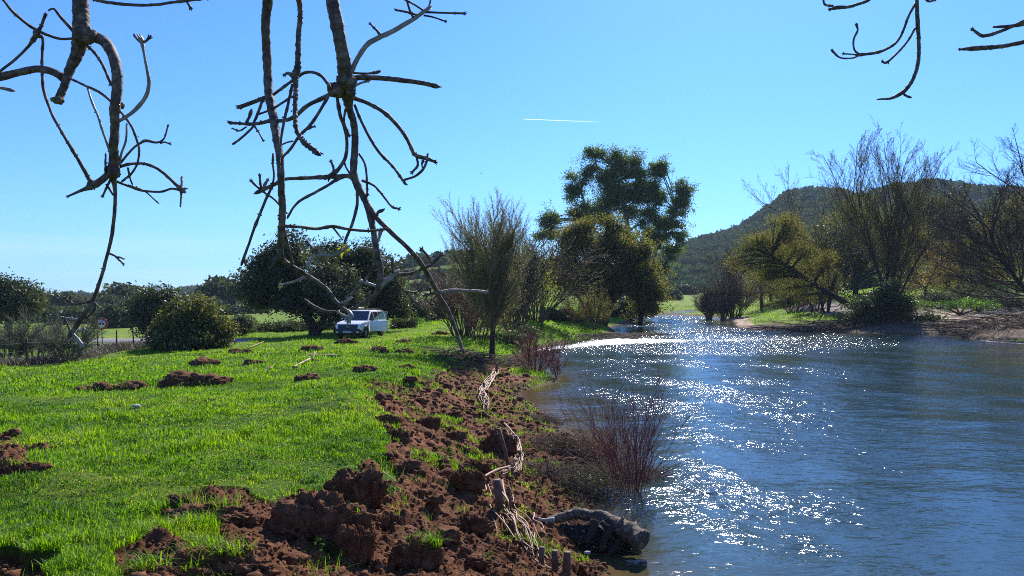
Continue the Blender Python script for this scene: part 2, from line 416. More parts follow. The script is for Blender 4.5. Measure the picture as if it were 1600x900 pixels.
# ------------------------------------------------------------------ ground sheet
def soil_relief(x, y):
    """cloddy displacement of dug earth, metres"""
    a, ia = cells(x * 2.1 + fbm(x * 3, y * 3, 51, 3) * .8, y * 2.1 + fbm(x * 3, y * 3, 52, 3) * .8, 1)
    b_, ib = cells(x * 5.5 + fbm(x * 8, y * 8, 53, 2) * .5, y * 5.5, 2)
    c_, ic = cells(x * 14 + fbm(x * 20, y * 20, 54, 2) * .5, y * 14, 3)
    z = (0.75 - a) * 0.26 * (ia - 0.3) + (0.7 - b_) * 0.15 * (ib - 0.25) + (0.65 - c_) * 0.065 * ic
    z += (fbm(x * 0.9, y * 0.9, 61, 4) - 0.5) * 0.24 + (fbm(x * 30, y * 30, 62, 3) - 0.5) * 0.02
    return z
def terrain(x, y, detail=True):
    h = hbase(x, y)
    r = np.hypot(x, y)
    sm = np.zeros(np.shape(x), bool)
    near = r < 62
    sm[near] = soilmask(x[near], y[near])
    add = np.zeros(np.shape(x))
    land = sstep(-0.12, 0.16, h)
    s2 = sm & near
    amp = np.clip(1.15 - r / 60, 0.45, 1)
    add[s2] = soil_relief(x[s2], y[s2]) * amp[s2] * (0.25 + 0.75 * land[s2]) - 0.05
    g = near & ~sm
    add[g] += (fbm(x[g] * 0.7, y[g] * 0.7, 71, 4) - 0.5) * 0.24 * land[g] + (fbm(x[g] * 3.5, y[g] * 3.5, 72, 3) - 0.5) * 0.075
    f = ~near
    add[f] += (fbm(x[f] * 0.08, y[f] * 0.08, 73, 4) - 0.5) * 0.5 * land[f] + (fbm(x[f] * 0.5, y[f] * 0.5, 74, 4) - 0.5) * 0.22 * land[f]
    # worn bank lumps on the far side
    rb = rightbank(x, y) & (h < 2.3) & (h > 0.05)
    add[rb] += np.abs(fbm(x[rb] * 0.5, y[rb] * 0.5, 75, 5) - 0.5) * 0.8
    return h + add, h, sm
def ground_z(x, y):
    z, _, _ = terrain(np.atleast_1d(float(x)), np.atleast_1d(float(y))); return float(z[0])

def build_ground():
    az = np.concatenate([np.radians(np.arange(-180, -42, 3.0)), np.arange(-0.733, 0.733, 0.0019), np.radians(np.arange(42.5, 180, 3.0))])
    rr = np.concatenate([[0.3, 0.8, 1.4, 2.0, 2.6, 3.2], np.exp(np.arange(math.log(3.5), math.log(16), 0.0031)), np.exp(np.arange(math.log(16), math.log(60), 0.0055)),
                         np.exp(np.arange(math.log(60), math.log(300), 0.012)), np.exp(np.arange(math.log(300), math.log(2500), 0.06))])
    A, RR = np.meshgrid(az, rr); X = (RR * np.sin(A)).ravel(); Y = (RR * np.cos(A)).ravel()
    Z, H, S = terrain(X, Y)
    r = np.hypot(X, Y)
    col = np.zeros((X.size, 3))
    n1 = fbm(X * 0.25, Y * 0.25, 81, 4); n2 = fbm(X * 2.0, Y * 2.0, 82, 4)[:, None]
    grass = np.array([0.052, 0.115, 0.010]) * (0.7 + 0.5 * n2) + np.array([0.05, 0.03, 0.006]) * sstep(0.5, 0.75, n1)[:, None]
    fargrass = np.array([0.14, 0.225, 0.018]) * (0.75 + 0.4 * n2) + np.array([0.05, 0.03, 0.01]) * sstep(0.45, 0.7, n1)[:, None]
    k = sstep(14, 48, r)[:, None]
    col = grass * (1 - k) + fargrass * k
    soil = np.array([0.150, 0.063, 0.029]) * (0.55 + 0.65 * n2) * (0.65 + 0.7 * fbm(X * 0.8, Y * 0.8, 85, 4)[:, None]) * 1.15
    col[S] = soil[S]
    pxr = 800 + F * X / np.maximum(Y, 1); edge = (H < 0.10) & (pxr > 640)
    mud = np.array([0.10, 0.065, 0.035]) * (0.7 + 0.5 * n2); col[edge] = mud[edge]
    wet = (H < 0.0) & (pxr > 640); col[wet] = (np.array([0.07, 0.05, 0.022]) * (0.7 + 0.5 * n2))[wet]
    gr = gravelmask(X, Y, H) & (H > 0)
    sand = np.array([0.46, 0.35, 0.25]) * (0.65 + 0.6 * n2)
    debris = np.array([0.17, 0.125, 0.09]) * (0.5 + 0.9 * n2)
    sn = fbm(X * 0.3, Y * 0.3, 91, 4)
    px = 800 + F * X / np.maximum(Y, 1)
    px = px + (fbm(X * 0.35, Y * 0.35, 92, 3) - 0.5) * 90; Hn = H + (sn - 0.5) * 0.5
    issand = gr & (((px > 1440) & (px < 1585) & (Hn > 0.62)) | ((px < 1170) & (H > 0.03)))
    col[gr] = debris[gr]; col[issand] = sand[issand]
    grv = gr & (px > 1262) & (px < 1335) & (H > 0.9); col[grv] = (np.array([0.24, 0.21, 0.19]) * (0.5 + 0.8 * n2))[grv]
    far = r > 400; col[far] = (np.array([0.06, 0.085, 0.03]) * (0.7 + 0.5 * n2))[far]
    na, nr = len(az), len(rr)
    i = np.arange(nr - 1)[:, None] * na; j = np.arange(na)[None, :]; j2 = (j + 1) % na
    q = np.stack([i + j, i + j2, i + na + j2, i + na + j], -1).reshape(-1, 4)
    b = Buf(); V = np.stack([X, Y, Z], -1)
    V = np.vstack([V, [[0, 0, V[:na, 2].mean()]]]); jj = np.arange(na)
    t = np.stack([(jj + 1) % na, jj, np.full(na, len(V) - 1)], -1)
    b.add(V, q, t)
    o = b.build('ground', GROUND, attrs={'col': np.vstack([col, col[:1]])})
    tag(o, kind='structure'); return o
build_ground()

# ------------------------------------------------------------------ water
def mat_water():
    m, n, l, b = M('river_water')
    dp = n.new('ShaderNodeAttribute'); dp.attribute_name = 'depth'
    ro = n.new('ShaderNodeAttribute'); ro.attribute_name = 'chop'
    fo = n.new('ShaderNodeAttribute'); fo.attribute_name = 'foam_glitter'
    r = ramp(n, l, dp.outputs['Fac'], [(0.0, (0.105, 0.070, 0.030)), (0.18, (0.058, 0.054, 0.025)), (0.45, (0.030, 0.050, 0.036)), (1.0, (0.022, 0.046, 0.050))])
    c = n.new('ShaderNodeTexCoord')
    mp = n.new('ShaderNodeMapping'); mp.inputs['Rotation'].default_value = (0, 0, R(-12)); mp.inputs['Scale'].default_value = (1.0, 2.1, 1)
    l.new(c.outputs['Object'], mp.inputs[0])
    t1 = noise_node(n, l, 2.4, 2, 0.5, vec=mp.outputs[0]); t1.inputs['Distortion'].default_value = 0.5
    t2 = noise_node(n, l, 7.5, 2, 0.55, vec=mp.outputs[0])
    t3 = noise_node(n, l, 24, 2, 0.5, vec=mp.outputs[0])
    b1 = n.new('ShaderNodeBump'); b1.inputs['Distance'].default_value = 0.055; l.new(t1.outputs[0], b1.inputs['Height'])
    b2 = n.new('ShaderNodeBump'); b2.inputs['Distance'].default_value = 0.025; l.new(t2.outputs[0], b2.inputs['Height'])
    l.new(ro.outputs['Fac'], b1.inputs['Strength']); l.new(ro.outputs['Fac'], b2.inputs['Strength'])
    l.new(b1.outputs[0], b2.inputs['Normal'])
    b3 = n.new('ShaderNodeBump'); b3.inputs['Distance'].default_value = 0.003; l.new(t3.outputs[0], b3.inputs['Height']); l.new(ro.outputs['Fac'], b3.inputs['Strength']); l.new(b2.outputs[0], b3.inputs['Normal'])
    l.new(b3.outputs[0], b.inputs['Normal'])
    tf = noise_node(n, l, 3.5, 8, 0.75, vec=mp.outputs[0])
    ad = n.new('ShaderNodeMath'); ad.operation = 'ADD'; l.new(tf.outputs[0], ad.inputs[0]); l.new(fo.outputs['Fac'], ad.inputs[1])
    fr = ramp(n, l, ad.outputs[0], [(0.93, (0, 0, 0)), (1.1, (1, 1, 1))])
    mx = n.new('ShaderNodeMix'); mx.data_type = 'RGBA'; l.new(fr.outputs[0], mx.inputs[0]); l.new(r.outputs[0], mx.inputs[6]); mx.inputs[7].default_value = (0.75, 0.78, 0.8, 1)
    l.new(mx.outputs[2], b.inputs['Base Color'])
    ra = n.new('ShaderNodeMath'); ra.operation = 'MULTIPLY_ADD'; l.new(fr.outputs[0], ra.inputs[0]); ra.inputs[1].default_value = 0.5; ra.inputs[2].default_value = 0.072
    l.new(ra.outputs[0], b.inputs['Roughness']); b.inputs['IOR'].default_value = 1.333; b.inputs['Specular IOR Level'].default_value = 0.5
    return m
def build_water():
    az = np.concatenate([np.arange(-0.15, 0.72, 0.0017), np.arange(0.73, 1.9, 0.03)])
    rr = np.concatenate([[0.8, 1.5, 2.5, 3.5, 4.5, 5.5], np.exp(np.arange(math.log(6), math.log(60), 0.0032)), np.exp(np.arange(math.log(60), math.log(260), 0.008))])
    A, RR = np.meshgrid(az, rr); X = (RR * np.sin(A)).ravel(); Y = (RR * np.cos(A)).ravel(); r = RR.ravel()
    H = hbase(X, Y); depth = np.clip(-H, 0, 1)
    px = 800 + F * X / np.maximum(Y, .5); py = 462 + F * CZ / np.maximum(Y, .5)
    # current: long tongues of chop drifting down the river, with named riffles
    ca, sa = math.cos(R(-25)), math.sin(R(-25)); U, Vv = X * ca - Y * sa, X * sa + Y * ca
    n1 = fbm(U * 0.55 + 3, Vv * 0.16, 101, 4); n2 = fbm(X * 0.9, Y * 0.45, 102, 4)
    chop = 0.24 + 0.55 * sstep(0.40, 0.66, n1 * 0.55 + n2 * 0.45)
    def band(x0, y0, x1, y1, w):
        """a riffle line between two places on the water given by their photograph pixels"""
        p, q = GP(x0, y0, 0), GP(x1, y1, 0); d = q[:2] - p[:2]; L = np.hypot(*d); d /= L
        s = np.clip((X - p[0]) * d[0] + (Y - p[1]) * d[1], 0, L)
        return np.exp(-(((X - p[0] - s * d[0]) ** 2 + (Y - p[1] - s * d[1]) ** 2) / w ** 2))
    rif = band(840, 547, 1000, 532, 3.0) + band(1000, 533, 1250, 529, 7) + band(1100, 548, 1330, 538, 3.0) + band(1040, 497, 1088, 492, 6) + band(985, 508, 1040, 500, 4) + band(1080, 525, 1150, 515, 5)
    rif2 = band(1040, 730, 1080, 780, 0.7) + band(1080, 790, 1250, 850, 0.6) + band(1110, 610, 1320, 660, 1.0) + band(1090, 600, 1180, 600, 1.0) + band(1240, 575, 1330, 590, 1.2) + band(1340, 725, 1400, 740, .3)
    chop = chop + 1.3 * np.clip(rif, 0, 1) + 0.55 * np.clip(rif2, 0, 1) * sstep(0.3, 0.6, fbm(X * 2.2, Y * 1.6, 105, 3))
    chop *= 0.35 + 0.65 * sstep(0.02, 0.25, depth)
    calm = sstep(1380, 1620, px) * 0.45 * (1 - 0.9 * np.clip(rif, 0, 1))
    chop *= (1 - calm)
    foam_glitter = np.clip(band(845, 546, 985, 532, 2.2) * 0.47 + band(1000, 533, 1230, 530, 3.5) * 0.40 + band(1555, 533, 1600, 536, 2) * 0.5 + band(1045, 497, 1086, 493, 3) * 0.36, 0, 0.5)  # whitens the riffle colour: some real foam, mostly painted sun glitter
    z = (fbm(U * 1.4, Vv * 2.6, 111, 3) - 0.5) * 0.075 * chop + (fbm(X * 4.5, Y * 8.0, 112, 3) - 0.5) * 0.03 * chop + (fbm(X * 0.35, Y * 0.7, 113, 2) - 0.5) * 0.05
    z *= sstep(0.0, 0.15, depth) * 0.9 + 0.1
    na, nr = len(az), len(rr)
    i = np.arange(nr - 1)[:, None] * na; j = np.arange(na - 1)[None, :]
    q = np.stack([i + j, i + na + j, i + na + j + 1, i + j + 1], -1).reshape(-1, 4)
    # keep only the cells over the bed
    keep = (H.reshape(nr, na)[:-1, :-1] < 0.12).ravel(); q = q[keep][:, ::-1]
    b = Buf(); b.add(np.stack([X, Y, z], -1), q)
    tag(b.build('river_water', mat_water(), attrs={'depth': depth, 'chop': chop, 'foam_glitter': foam_glitter}), kind='structure')
build_water()

# ------------------------------------------------------------------ grass and ground cover
def blade_mesh(buf, B, hgt, wid, lean, ang, var):
    """B: feet of blades; each blade is a bent strip of a quad and a tip"""
    n = len(B)
    d = np.stack([np.cos(ang), np.sin(ang), np.zeros(n)], -1); s = np.stack([-np.sin(ang), np.cos(ang), np.zeros(n)], -1)
    up = np.array([0, 0, 1.0])
    w = (wid / 2)[:, None]; h = hgt[:, None]; le = lean[:, None]
    m = B + up * h * 0.6 + d * le * h * 0.3; t = B + up * h * (1 - 0.25 * le) + d * le * h
    V = np.stack([B - s * w, B + s * w, m + s * w * .8, m - s * w * .8, t], 1).reshape(-1, 3)
    i = np.arange(n) * 5
    buf.add(V, np.stack([i, i + 1, i + 2, i + 3], -1), np.stack([i + 3, i + 2, i + 4], -1), np.repeat(var, 5))
def grass_ok(x, y):
    h = hbase(x, y); sm = soilmask(x, y)
    tuft = fbm(x * 1.7, y * 1.7, 121, 3)
    inner = (tuft > np.where(np.hypot(x, y) > 13, 0.555, 0.62)) & (np.hypot(x, y) > 7.5)
    ok = np.where(sm, inner & (rng.random(x.shape) < 0.6), True) & (h > 0.05)
    return ok, h, sm
def build_grass():
    b = Buf()
    for (r0, r1, N, hh, ww) in ((3.4, 9.0, 330000, 0.055, 0.0042), (9.0, 20, 300000, 0.060, 0.0075), (20, 60, 240000, 0.075, 0.018)):
        a = rng.uniform(-0.66, 0.30, N); r = np.exp(rng.uniform(math.log(r0), math.log(r1), N))
        x, y = r * np.sin(a), r * np.cos(a)
        px = 800 + F * x / y
        ok, h, sm = grass_ok(x, y)
        ok &= ~((y > 24) & (px < 245) & (h < 0.46))
        x, y, r, sm = x[ok], y[ok], r[ok], sm[ok]
        z, _, _ = terrain(x, y)
        pat = fbm(x * 0.9, y * 0.9, 131, 4); fine = fbm(x * 4, y * 4, 132, 3); dry = fbm(x * 0.45 + 9, y * 0.45, 133, 4)
        n = len(x)
        H = hh * (0.45 + 1.0 * rng.random(n)) * (0.65 + 0.9 * sstep(0.35, 0.75, fine)) * np.where(sm, 0.9, 1.0)
        W = ww * (0.6 + 0.8 * rng.random(n)) * np.clip(r / r0, 1, 1.7) ** 0.7
        v = 0.54 + (pat - 0.5) * 1.1 + (rng.random(n) - 0.5) * 0.42 - 0.25 * sstep(0.6, 0.8, fine)
        v = np.where(rng.random(n) < 0.03 + 0.3 * sstep(0.56, 0.72, dry), 0.93 + 0.07 * rng.random(n), np.clip(v, 0.02, 0.86))
        H *= (1 - 0.4 * sstep(0.56, 0.72, dry)) * (0.75 + 0.7 * sstep(0.4, 0.7, pat))
        blade_mesh(b, np.stack([x, y, z - 0.008], -1), H, W, 0.15 + 0.9 * rng.random(n), rng.random(n) * 6.283, v)
    # fringe on the far banks
    N = 60000
    a = rng.uniform(-0.2, 0.62, N); r = np.exp(rng.uniform(math.log(55), math.log(170), N)); x, y = r * np.sin(a), r * np.cos(a)
    h = hbase(x, y); ok = (h > 0.15) & ~gravelmask(x, y, h); x, y, r = x[ok], y[ok], r[ok]; z, _, _ = terrain(x, y); n = len(x)
    blade_mesh(b, np.stack([x, y, z - 0.02], -1), 0.16 * (0.5 + rng.random(n)), 0.0009 * r, 0.2 + rng.random(n), rng.random(n) * 6.283, np.clip(0.4 + rng.random(n) * 0.45, 0, 1))
    tag(b.build('grass', GRASS, smooth=False), kind='stuff')
build_grass()

def tuft(buf, p, n, h, spread, w=0.006, v0=0.3, v1=0.95, droop=0.6, dirb=None):
    a = rng.random(n) * 6.283 if dirb is None else dirb + rng.normal(size=n) * 0.7
    r = spread * np.sqrt(rng.random(n)) * 0.5
    aa = rng.random(n) * 6.283
    B = np.asarray(p)[None, :] + np.stack([r * np.cos(aa), r * np.sin(aa), np.zeros(n)], -1)
    for i in range(n):
        L = h * (0.5 + 0.8 * rng.random()); le = droop * (0.3 + rng.random())
        d = np.array([math.cos(a[i]), math.sin(a[i]), 0]); s = np.array([-d[1], d[0], 0]) * w * (0.6 + 0.6 * rng.random()) / 2
        t = np.linspace(0, 1, 5)[:, None]
        c = B[i] + d * (le * L * t ** 1.5) + np.array([0, 0, 1]) * L * (t - 0.55 * le * t ** 2.2)
        ww = (1 - 0.9 * t ** 2)
        V = np.concatenate([c - s * ww, c + s * ww]); q = [[k, k + 5, k + 6, k + 1] for k in range(4)]
        buf.add(V, q, None, v0 + (v1 - v0) * rng.random())
def n3(P, f, s, o=3):
    t = 0; a = 1.0; n = 0
    for i in range(o):
        x, y, z = (P * f).T; x = x + 7.7 * i; ix, iy, iz = np.floor(x), np.floor(y), np.floor(z); u, v, w = x - ix, y - iy, z - iz
        u, v, w = u * u * (3 - 2 * u), v * v * (3 - 2 * v), w * w * (3 - 2 * w); r = 0
        for dx in (0, 1):
            for dy in (0, 1):
                for dz in (0, 1):
                    r = r + _h(ix + dx, iy + dy, (iz + dz) * 57 + 3, s + i) * (u if dx else 1 - u) * (v if dy else 1 - v) * (w if dz else 1 - w)
        t = t + a * r; n += a; a *= 0.55; f *= 2.1
    return t / n
ICO = {}
def lump(buf, c, rad, seed=0, sub=3, rough=0.35, flat=0.8, a=0.5, cut=None):
    if sub not in ICO:
        bm = bmesh.new(); bmesh.ops.create_icosphere(bm, subdivisions=sub, radius=1)
        ICO[sub] = (np.array([v.co[:] for v in bm.verts]), np.array([[v.index for v in f.verts] for f in bm.faces])); bm.free()
    V, T = ICO[sub]; off = np.array([seed * 3.17, seed * 1.71, seed * 5.3]) % 91
    n1 = n3(V + off, 1.1, seed % 50, 2) - 0.5; n2 = np.abs(n3(V + off, 2.6, seed % 50 + 7, 3) - 0.5); n4 = n3(V + off, 7.0, seed % 50 + 9, 3) - 0.5
    V = V * (1 + rough * (n1 * 2.2 - n2 * 2.6 + 0.35 + n4 * 1.2))[:, None]
    q = off * 3 % 1 - 0.5; V = V + q[None] * 0.15
    V = np.sign(V) * np.abs(V) ** 0.85
    V = V * np.array(rad) * np.array([1, 1, flat]); th = (seed * 1.3) % 1.2 - 0.6
    V = np.stack([V[:, 0] * math.cos(th) - V[:, 1] * math.sin(th), V[:, 0] * math.sin(th) + V[:, 1] * math.cos(th), V[:, 2]], -1)
    buf.add(V + np.asarray(c), None, T, a)

# crumbs of earth: uncountable
def build_crumbs():
    bm = bmesh.new(); bmesh.ops.create_icosphere(bm, subdivisions=1, radius=1)
    V0 = np.array([v.co[:] for v in bm.verts]); T0 = np.array([[v.index for v in f.verts] for f in bm.faces]); bm.free()
    b = Buf(); N = 60000
    a = rng.uniform(-0.66, 0.22, N); r = np.exp(rng.uniform(math.log(3.6), math.log(34), N)); x, y = r * np.sin(a), r * np.cos(a)
    ok = soilmask(x, y) & (hbase(x, y) > 0.02); x, y, r = x[ok], y[ok], r[ok]; z, _, _ = terrain(x, y); n = len(x)
    s = 0.007 * np.exp(rng.normal(size=n) * 0.62) * np.clip(r / 6, 1, 3)
    Vs = V0[None] * (0.7 + 0.6 * rng.random((n, len(V0), 1))) * s[:, None, None] * np.array([1, 1, 0.8]) + np.stack([x, y, z + s * 0.3], -1)[:, None, :]
    T = T0[None] + (np.arange(n) * len(V0))[:, None, None]
    b.add(Vs.reshape(-1, 3), None, T.reshape(-1, 3), np.repeat(rng.random(n), len(V0)))
    tag(b.build('soil_crumbs', SOILM, smooth=False), kind='stuff')
build_crumbs()

# ------------------------------------------------------------------ trees
def bez(p0, p1, p2, n):
    t = np.linspace(0, 1, n)[:, None]
    return (1 - t) ** 2 * p0 + 2 * t * (1 - t) * p1 + t ** 2 * p2
def leafy(name, label, cat, px, d, trunks, blobs, nclump, nleaf, lsize, lmat, bmat, sigma=None, group=None, depth=0.9, twigs=5, up=0.0, ratio=0.45, base_py=None, hollow=2.2, dz=0.0, shatter=0):
    """a tree or bush whose crown fills ellipsoidal masses; sizes are read at distance d"""
    x0 = (px - 800) / F * d; g = ground_z(x0, d) + dz
    base = np.array([x0, d, g])
    t = empty(name, base, label, cat, group)
    k = d / F
    tb = Buf(); tops = []
    for tr in trunks:
        P = []
        for (tx, ty, tw) in tr:
            q = PT(tx, ty, d); P.append((q[0], d + rng.normal() * 0.15 * k * 10, q[2], tw * k / 2))
        P = np.array(P); P[0, 2] = min(P[0, 2], g - 0.1) if base_py is None else P[0, 2]; P[0, 1] = d
        Q = resample(P, 5); tube(tb, Q[:, :3], Q[:, 3], 8, rough=0.25); tops.append(Q)
    trunk_pts = np.vstack(tops) if tops else np.array([[*base, 0.05 * d / 20]])
    lb = Buf(); br = Buf()
    if shatter:
        nb = []
        for (bx, by, rx, ry) in blobs:
            for _ in range(shatter):
                a_ = rng.random() * 6.283; q_ = 0.85 * math.sqrt(rng.random()); f_ = 0.30 + 0.36 * rng.random()
                nb.append((bx + math.cos(a_) * q_ * rx, by + math.sin(a_) * q_ * ry, rx * f_ * 1.05, ry * f_ * (0.7 + 0.6 * rng.random())))
        blobs = [(bx, by, rx * 0.72, ry * 0.72) for (bx, by, rx, ry) in blobs] + nb
    wt = np.array([b[2] * b[3] for b in blobs], float); wt /= wt.sum()
    for bi, (bx, by, rx, ry) in enumerate(blobs):
        c = PT(bx, by, d); c[1] += rng.normal() * rx * k * 0.35
        m = max(3, int(nclump * wt[bi]))
        u = rng.normal(size=(m, 3)); u /= np.linalg.norm(u, axis=1)[:, None]
        rad = rng.random(m) ** (1 / abs(hollow))
        # uneven surface: lobes
        lobe = 0.82 + 0.36 * fbm(u[:, 0] * 2 + bi * 7, u[:, 2] * 2 + u[:, 1] * 2, 200 + bi, 2)
        if hollow < 0: rad = np.abs(rng.normal(size=m)) * 0.72
        C = c + u * (rad * lobe)[:, None] * np.array([rx * k, rx * k * depth, ry * k])
        C = C[C[:, 2] > g + 0.02 * d / 20]
        sg = (sigma or lsize * 2.6)
        n = rng.poisson(nleaf, len(C)); idx = np.repeat(np.arange(len(C)), n)
        L = C[idx] + rng.normal(size=(len(idx), 3)) * sg * np.array([1, 1, 0.7])
        leaves(lb, L, lsize, ratio, up, var=np.repeat(rng.random(len(C)), n)[:len(idx)] if len(idx) else 0.5)
        # limb to the mass, then twigs to its clumps
        dd = np.linalg.norm(trunk_pts[:, :3] - c, axis=1) + np.maximum(trunk_pts[:, 2] - c[2], 0) * 3
        s0 = trunk_pts[np.argmin(dd)]
        mid = (s0[:3] + c) / 2 + np.array([0, 0, 0.15 * np.linalg.norm(c - s0[:3])]) + rng.normal(size=3) * 0.06 * np.linalg.norm(c - s0[:3])
        r0 = max(s0[3] * 0.6, 0.5 * k); L0 = bez(s0[:3], mid, c, 9)
        tube(br, L0, np.linspace(r0, r0 * 0.35, 9), 6, rough=0.2)
        for q in C[:twigs * 6]:
            s1 = L0[rng.integers(3, 9)]; mm = (s1 + q) / 2 + rng.normal(size=3) * 0.1 * np.linalg.norm(q - s1)
            tube(br, bez(s1, mm, q, 6), np.linspace(r0 * 0.32, r0 * 0.10, 6), 4, cap=False)
    if tops: tb.build('trunk', bmat, t)
    if br.n: br.build('limbs', bmat, t)
    lb.build('crown', lmat, t, smooth=False)
    return t

def grow(tb, tips, p, d, L, r, lev, P, segs=7):
    """one branch and, level by level, the twigs on it"""
    pts = [p]; dirs = []
    st = L / segs
    for i in range(segs):
        d = d + rng.normal(size=3) * P['wob'] + np.array([0, 0, P['up'] * (1 if lev else 0.3)])
        d /= np.linalg.norm(d); p = p + d * st; pts.append(p); dirs.append(d)
    pts = np.array(pts); tube(tb[min(lev, 1)], pts, np.linspace(r, r * P['taper'], segs + 1), 7 if lev == 0 else (4 if lev == 1 else 3), cap=lev < 1, rough=0.15 if lev < 2 else 0)
    if lev >= P['levels']:
        tips.append(pts); return
    nch = P['n'][lev]
    for k in range(nch):
        f = P['from'][lev] + (1 - P['from'][lev]) * (k + rng.random()) / nch
        i = min(int(f * segs), segs - 1)
        q = pts[i] + (pts[i + 1] - pts[i]) * (f * segs - i)
        ax = rng.normal(size=3); ax -= ax.dot(dirs[i]) * dirs[i]; ax /= np.linalg.norm(ax)
        an = R(P['ang'][lev]) * (0.6 + 0.6 * rng.random())
        nd = dirs[i] * math.cos(an) + ax * math.sin(an)
        grow(tb, tips, q, nd, L * P['len'][lev] * (0.7 + 0.5 * rng.random()) * (1 - 0.45 * f if lev else 1 - 0.25 * f), max(r * P['rad'][lev], P.get('rmin', 0.004)), lev + 1, P, max(4, segs - 1))
def bare(name, label, cat, px, d, height_px, P, bmat=BARK_DARK, tmat=BARK_TWIG, lmat=None, nleaf=0, lsize=0.05, stems=1, spread=0.3, r0=None, group=None, lean=(0, 0), low=0.0, dz=0.0):
    x0 = (px - 800) / F * d; g = ground_z(x0, d) + dz
    t = empty(name, (x0, d, g), label, cat, group)
    Hh = height_px * d / F
    b = Buf(); tips = []; one = Buf()
    for s in range(stems):
        a = Buf() if stems <= 9 else one
        an = 6.283 * (s + rng.random()) / stems; sp_ = spread * (0.3 + rng.random()) if stems > 1 else 0
        dr = np.array([math.cos(an) * sp_ + lean[0], math.sin(an) * sp_ + lean[1], 1.0]); dr /= np.linalg.norm(dr)
        off = np.array([math.cos(an), math.sin(an), 0]) * (0.05 * Hh * min(sp_, 0.5) if stems <= 9 else 0.26 * Hh * spread * math.sqrt(rng.random()))
        grow([a, b], tips, np.array([x0, d, g - 0.08]) + off, dr, Hh * P.get('trunk', 0.55) * (0.75 + 0.5 * rng.random()) if stems > 1 else Hh * P.get('trunk', 0.55), r0 or Hh * 0.022, 0, P)
        if stems <= 9: a.build('trunk' if stems <= 3 else 'stem', bmat, t)
    if one.n: one.build('stems', bmat, t)
    if b.n: b.build('twigs', tmat, t)
    if nleaf and lmat and tips:
        lb = Buf(); T = np.array([p for q in tips for p in q[1:]])
        C = T[rng.integers(0, len(T), int(len(T) * nleaf))] + rng.normal(size=(int(len(T) * nleaf), 3)) * lsize * 1.5
        leaves(lb, C, lsize, 0.4); lb.build('leaves', lmat, t, smooth=False)
    return t

# ---- hills, far woods
def hill(name, ridge, D0, D1, noise_amp, stops, back=1.3, zb=0.0):
    xs = np.linspace(ridge[0][0], ridge[-1][0], 260); ys = np.interp(xs, [r[0] for r in ridge], [r[1] for r in ridge])
    T = np.concatenate([np.linspace(0, 1, 60), 1 + np.linspace(0.05, back, 14)])
    X, TT = np.meshgrid(xs, T); YR = np.interp(X, xs, ys)
    D = D0 + (D1 - D0) * TT
    zr = CZ + (HORIZON - YR) / F * D1
    shape = np.where(TT <= 1, sstep(-0.15, 1.08, TT), 1 - (TT - 1) ** 1.4 / back ** 1.4)
    wx = (X - 800) / F * D
    n = fbm(wx * 0.02, D * 0.02, 301, 5) - 0.5
    Z = zb + (zr - zb) * shape + n * noise_amp * np.clip(TT * (1.15 - TT) * 4, 0, 1) * (TT < 1.1)
    V = np.stack([wx, D, Z], -1).reshape(-1, 3); na = len(xs)
    i = np.arange(len(T) - 1)[:, None] * na; j = np.arange(na - 1)[None, :]
    b = Buf(); b.add(V, np.stack([i + j, i + j + 1, i + na + j + 1, i + na + j], -1).reshape(-1, 4))
    tag(b.build(name, mat_noise(name + '_scrub', stops, 0.03, 1.0, 0.6, 0.3, 0.05, 8, 1.5)), kind='structure')
    return V.reshape(len(T), na, 3)
def woods(name, V, n, rad, dens, lmat, per=46, rows=(0.0, 0.82), seed=5):
    """crowns standing on a hill grid V, one mass"""
    T, W, _ = V.shape; b = Buf()
    i = rng.uniform(rows[0] * (T - 1) , rows[1] * (T - 1), n); j = rng.uniform(0, W - 1.01, n)
    P = V[i.astype(int), j.astype(int)] + (V[np.minimum(i.astype(int) + 1, T - 1), j.astype(int)] - V[i.astype(int), j.astype(int)]) * (i % 1)[:, None] + (V[i.astype(int), j.astype(int) + 1] - V[i.astype(int), j.astype(int)]) * (j % 1)[:, None]
    nn = fbm(P[:, 0] * dens[2], P[:, 1] * dens[2], seed, 4); ok = rng.random(n) < sstep(dens[0], dens[1], nn)
    P = P[ok]; n = len(P); rr = rad * (0.6 + 0.8 * rng.random(n))
    u = rng.normal(size=(n, per, 3)); u /= np.linalg.norm(u, axis=2)[:, :, None]; u[:, :, 2] = np.abs(u[:, :, 2])
    C = P[:, None, :] + u * (rr[:, None] * (0.75 + 0.3 * rng.random((n, per))))[:, :, None] * np.array([1, 1, 0.8]) + np.array([0, 0, 0.15 * rad])
    leaves(b, C.reshape(-1, 3), rad * 0.26, 0.7, 0.3, var=np.repeat(rng.random(n), per))
    return tag(b.build(name, lmat, smooth=False), kind='stuff')
Vr = hill('right_hill', [(820, 462), (900, 442), (1000, 412), (1050, 396), (1085, 384), (1120, 376), (1160, 358), (1200, 330), (1235, 306), (1265, 300), (1300, 306), (1345, 316), (1380, 303), (1420, 297), (1500, 293), (1560, 300), (1640, 306), (1750, 320), (1900, 350)],
     260, 620, 12, [(0.3, (0.028, 0.040, 0.022)), (0.6, (0.060, 0.070, 0.035)), (0.8, (0.12, 0.12, 0.06))])
woods('right_hill_woods', Vr, 6500, 4.2, (0.25, 0.5, 0.02), LEAF_FAR, 40)
Vm = hill('middle_hill', [(520, 462), (560, 440), (600, 425), (625, 415), (650, 408), (700, 403), (735, 402), (760, 399), (800, 403), (850, 412), (900, 425), (960, 440), (1060, 456), (1100, 462)],
     170, 330, 7, [(0.3, (0.075, 0.12, 0.025)), (0.6, (0.12, 0.19, 0.035)), (0.8, (0.17, 0.20, 0.06))])
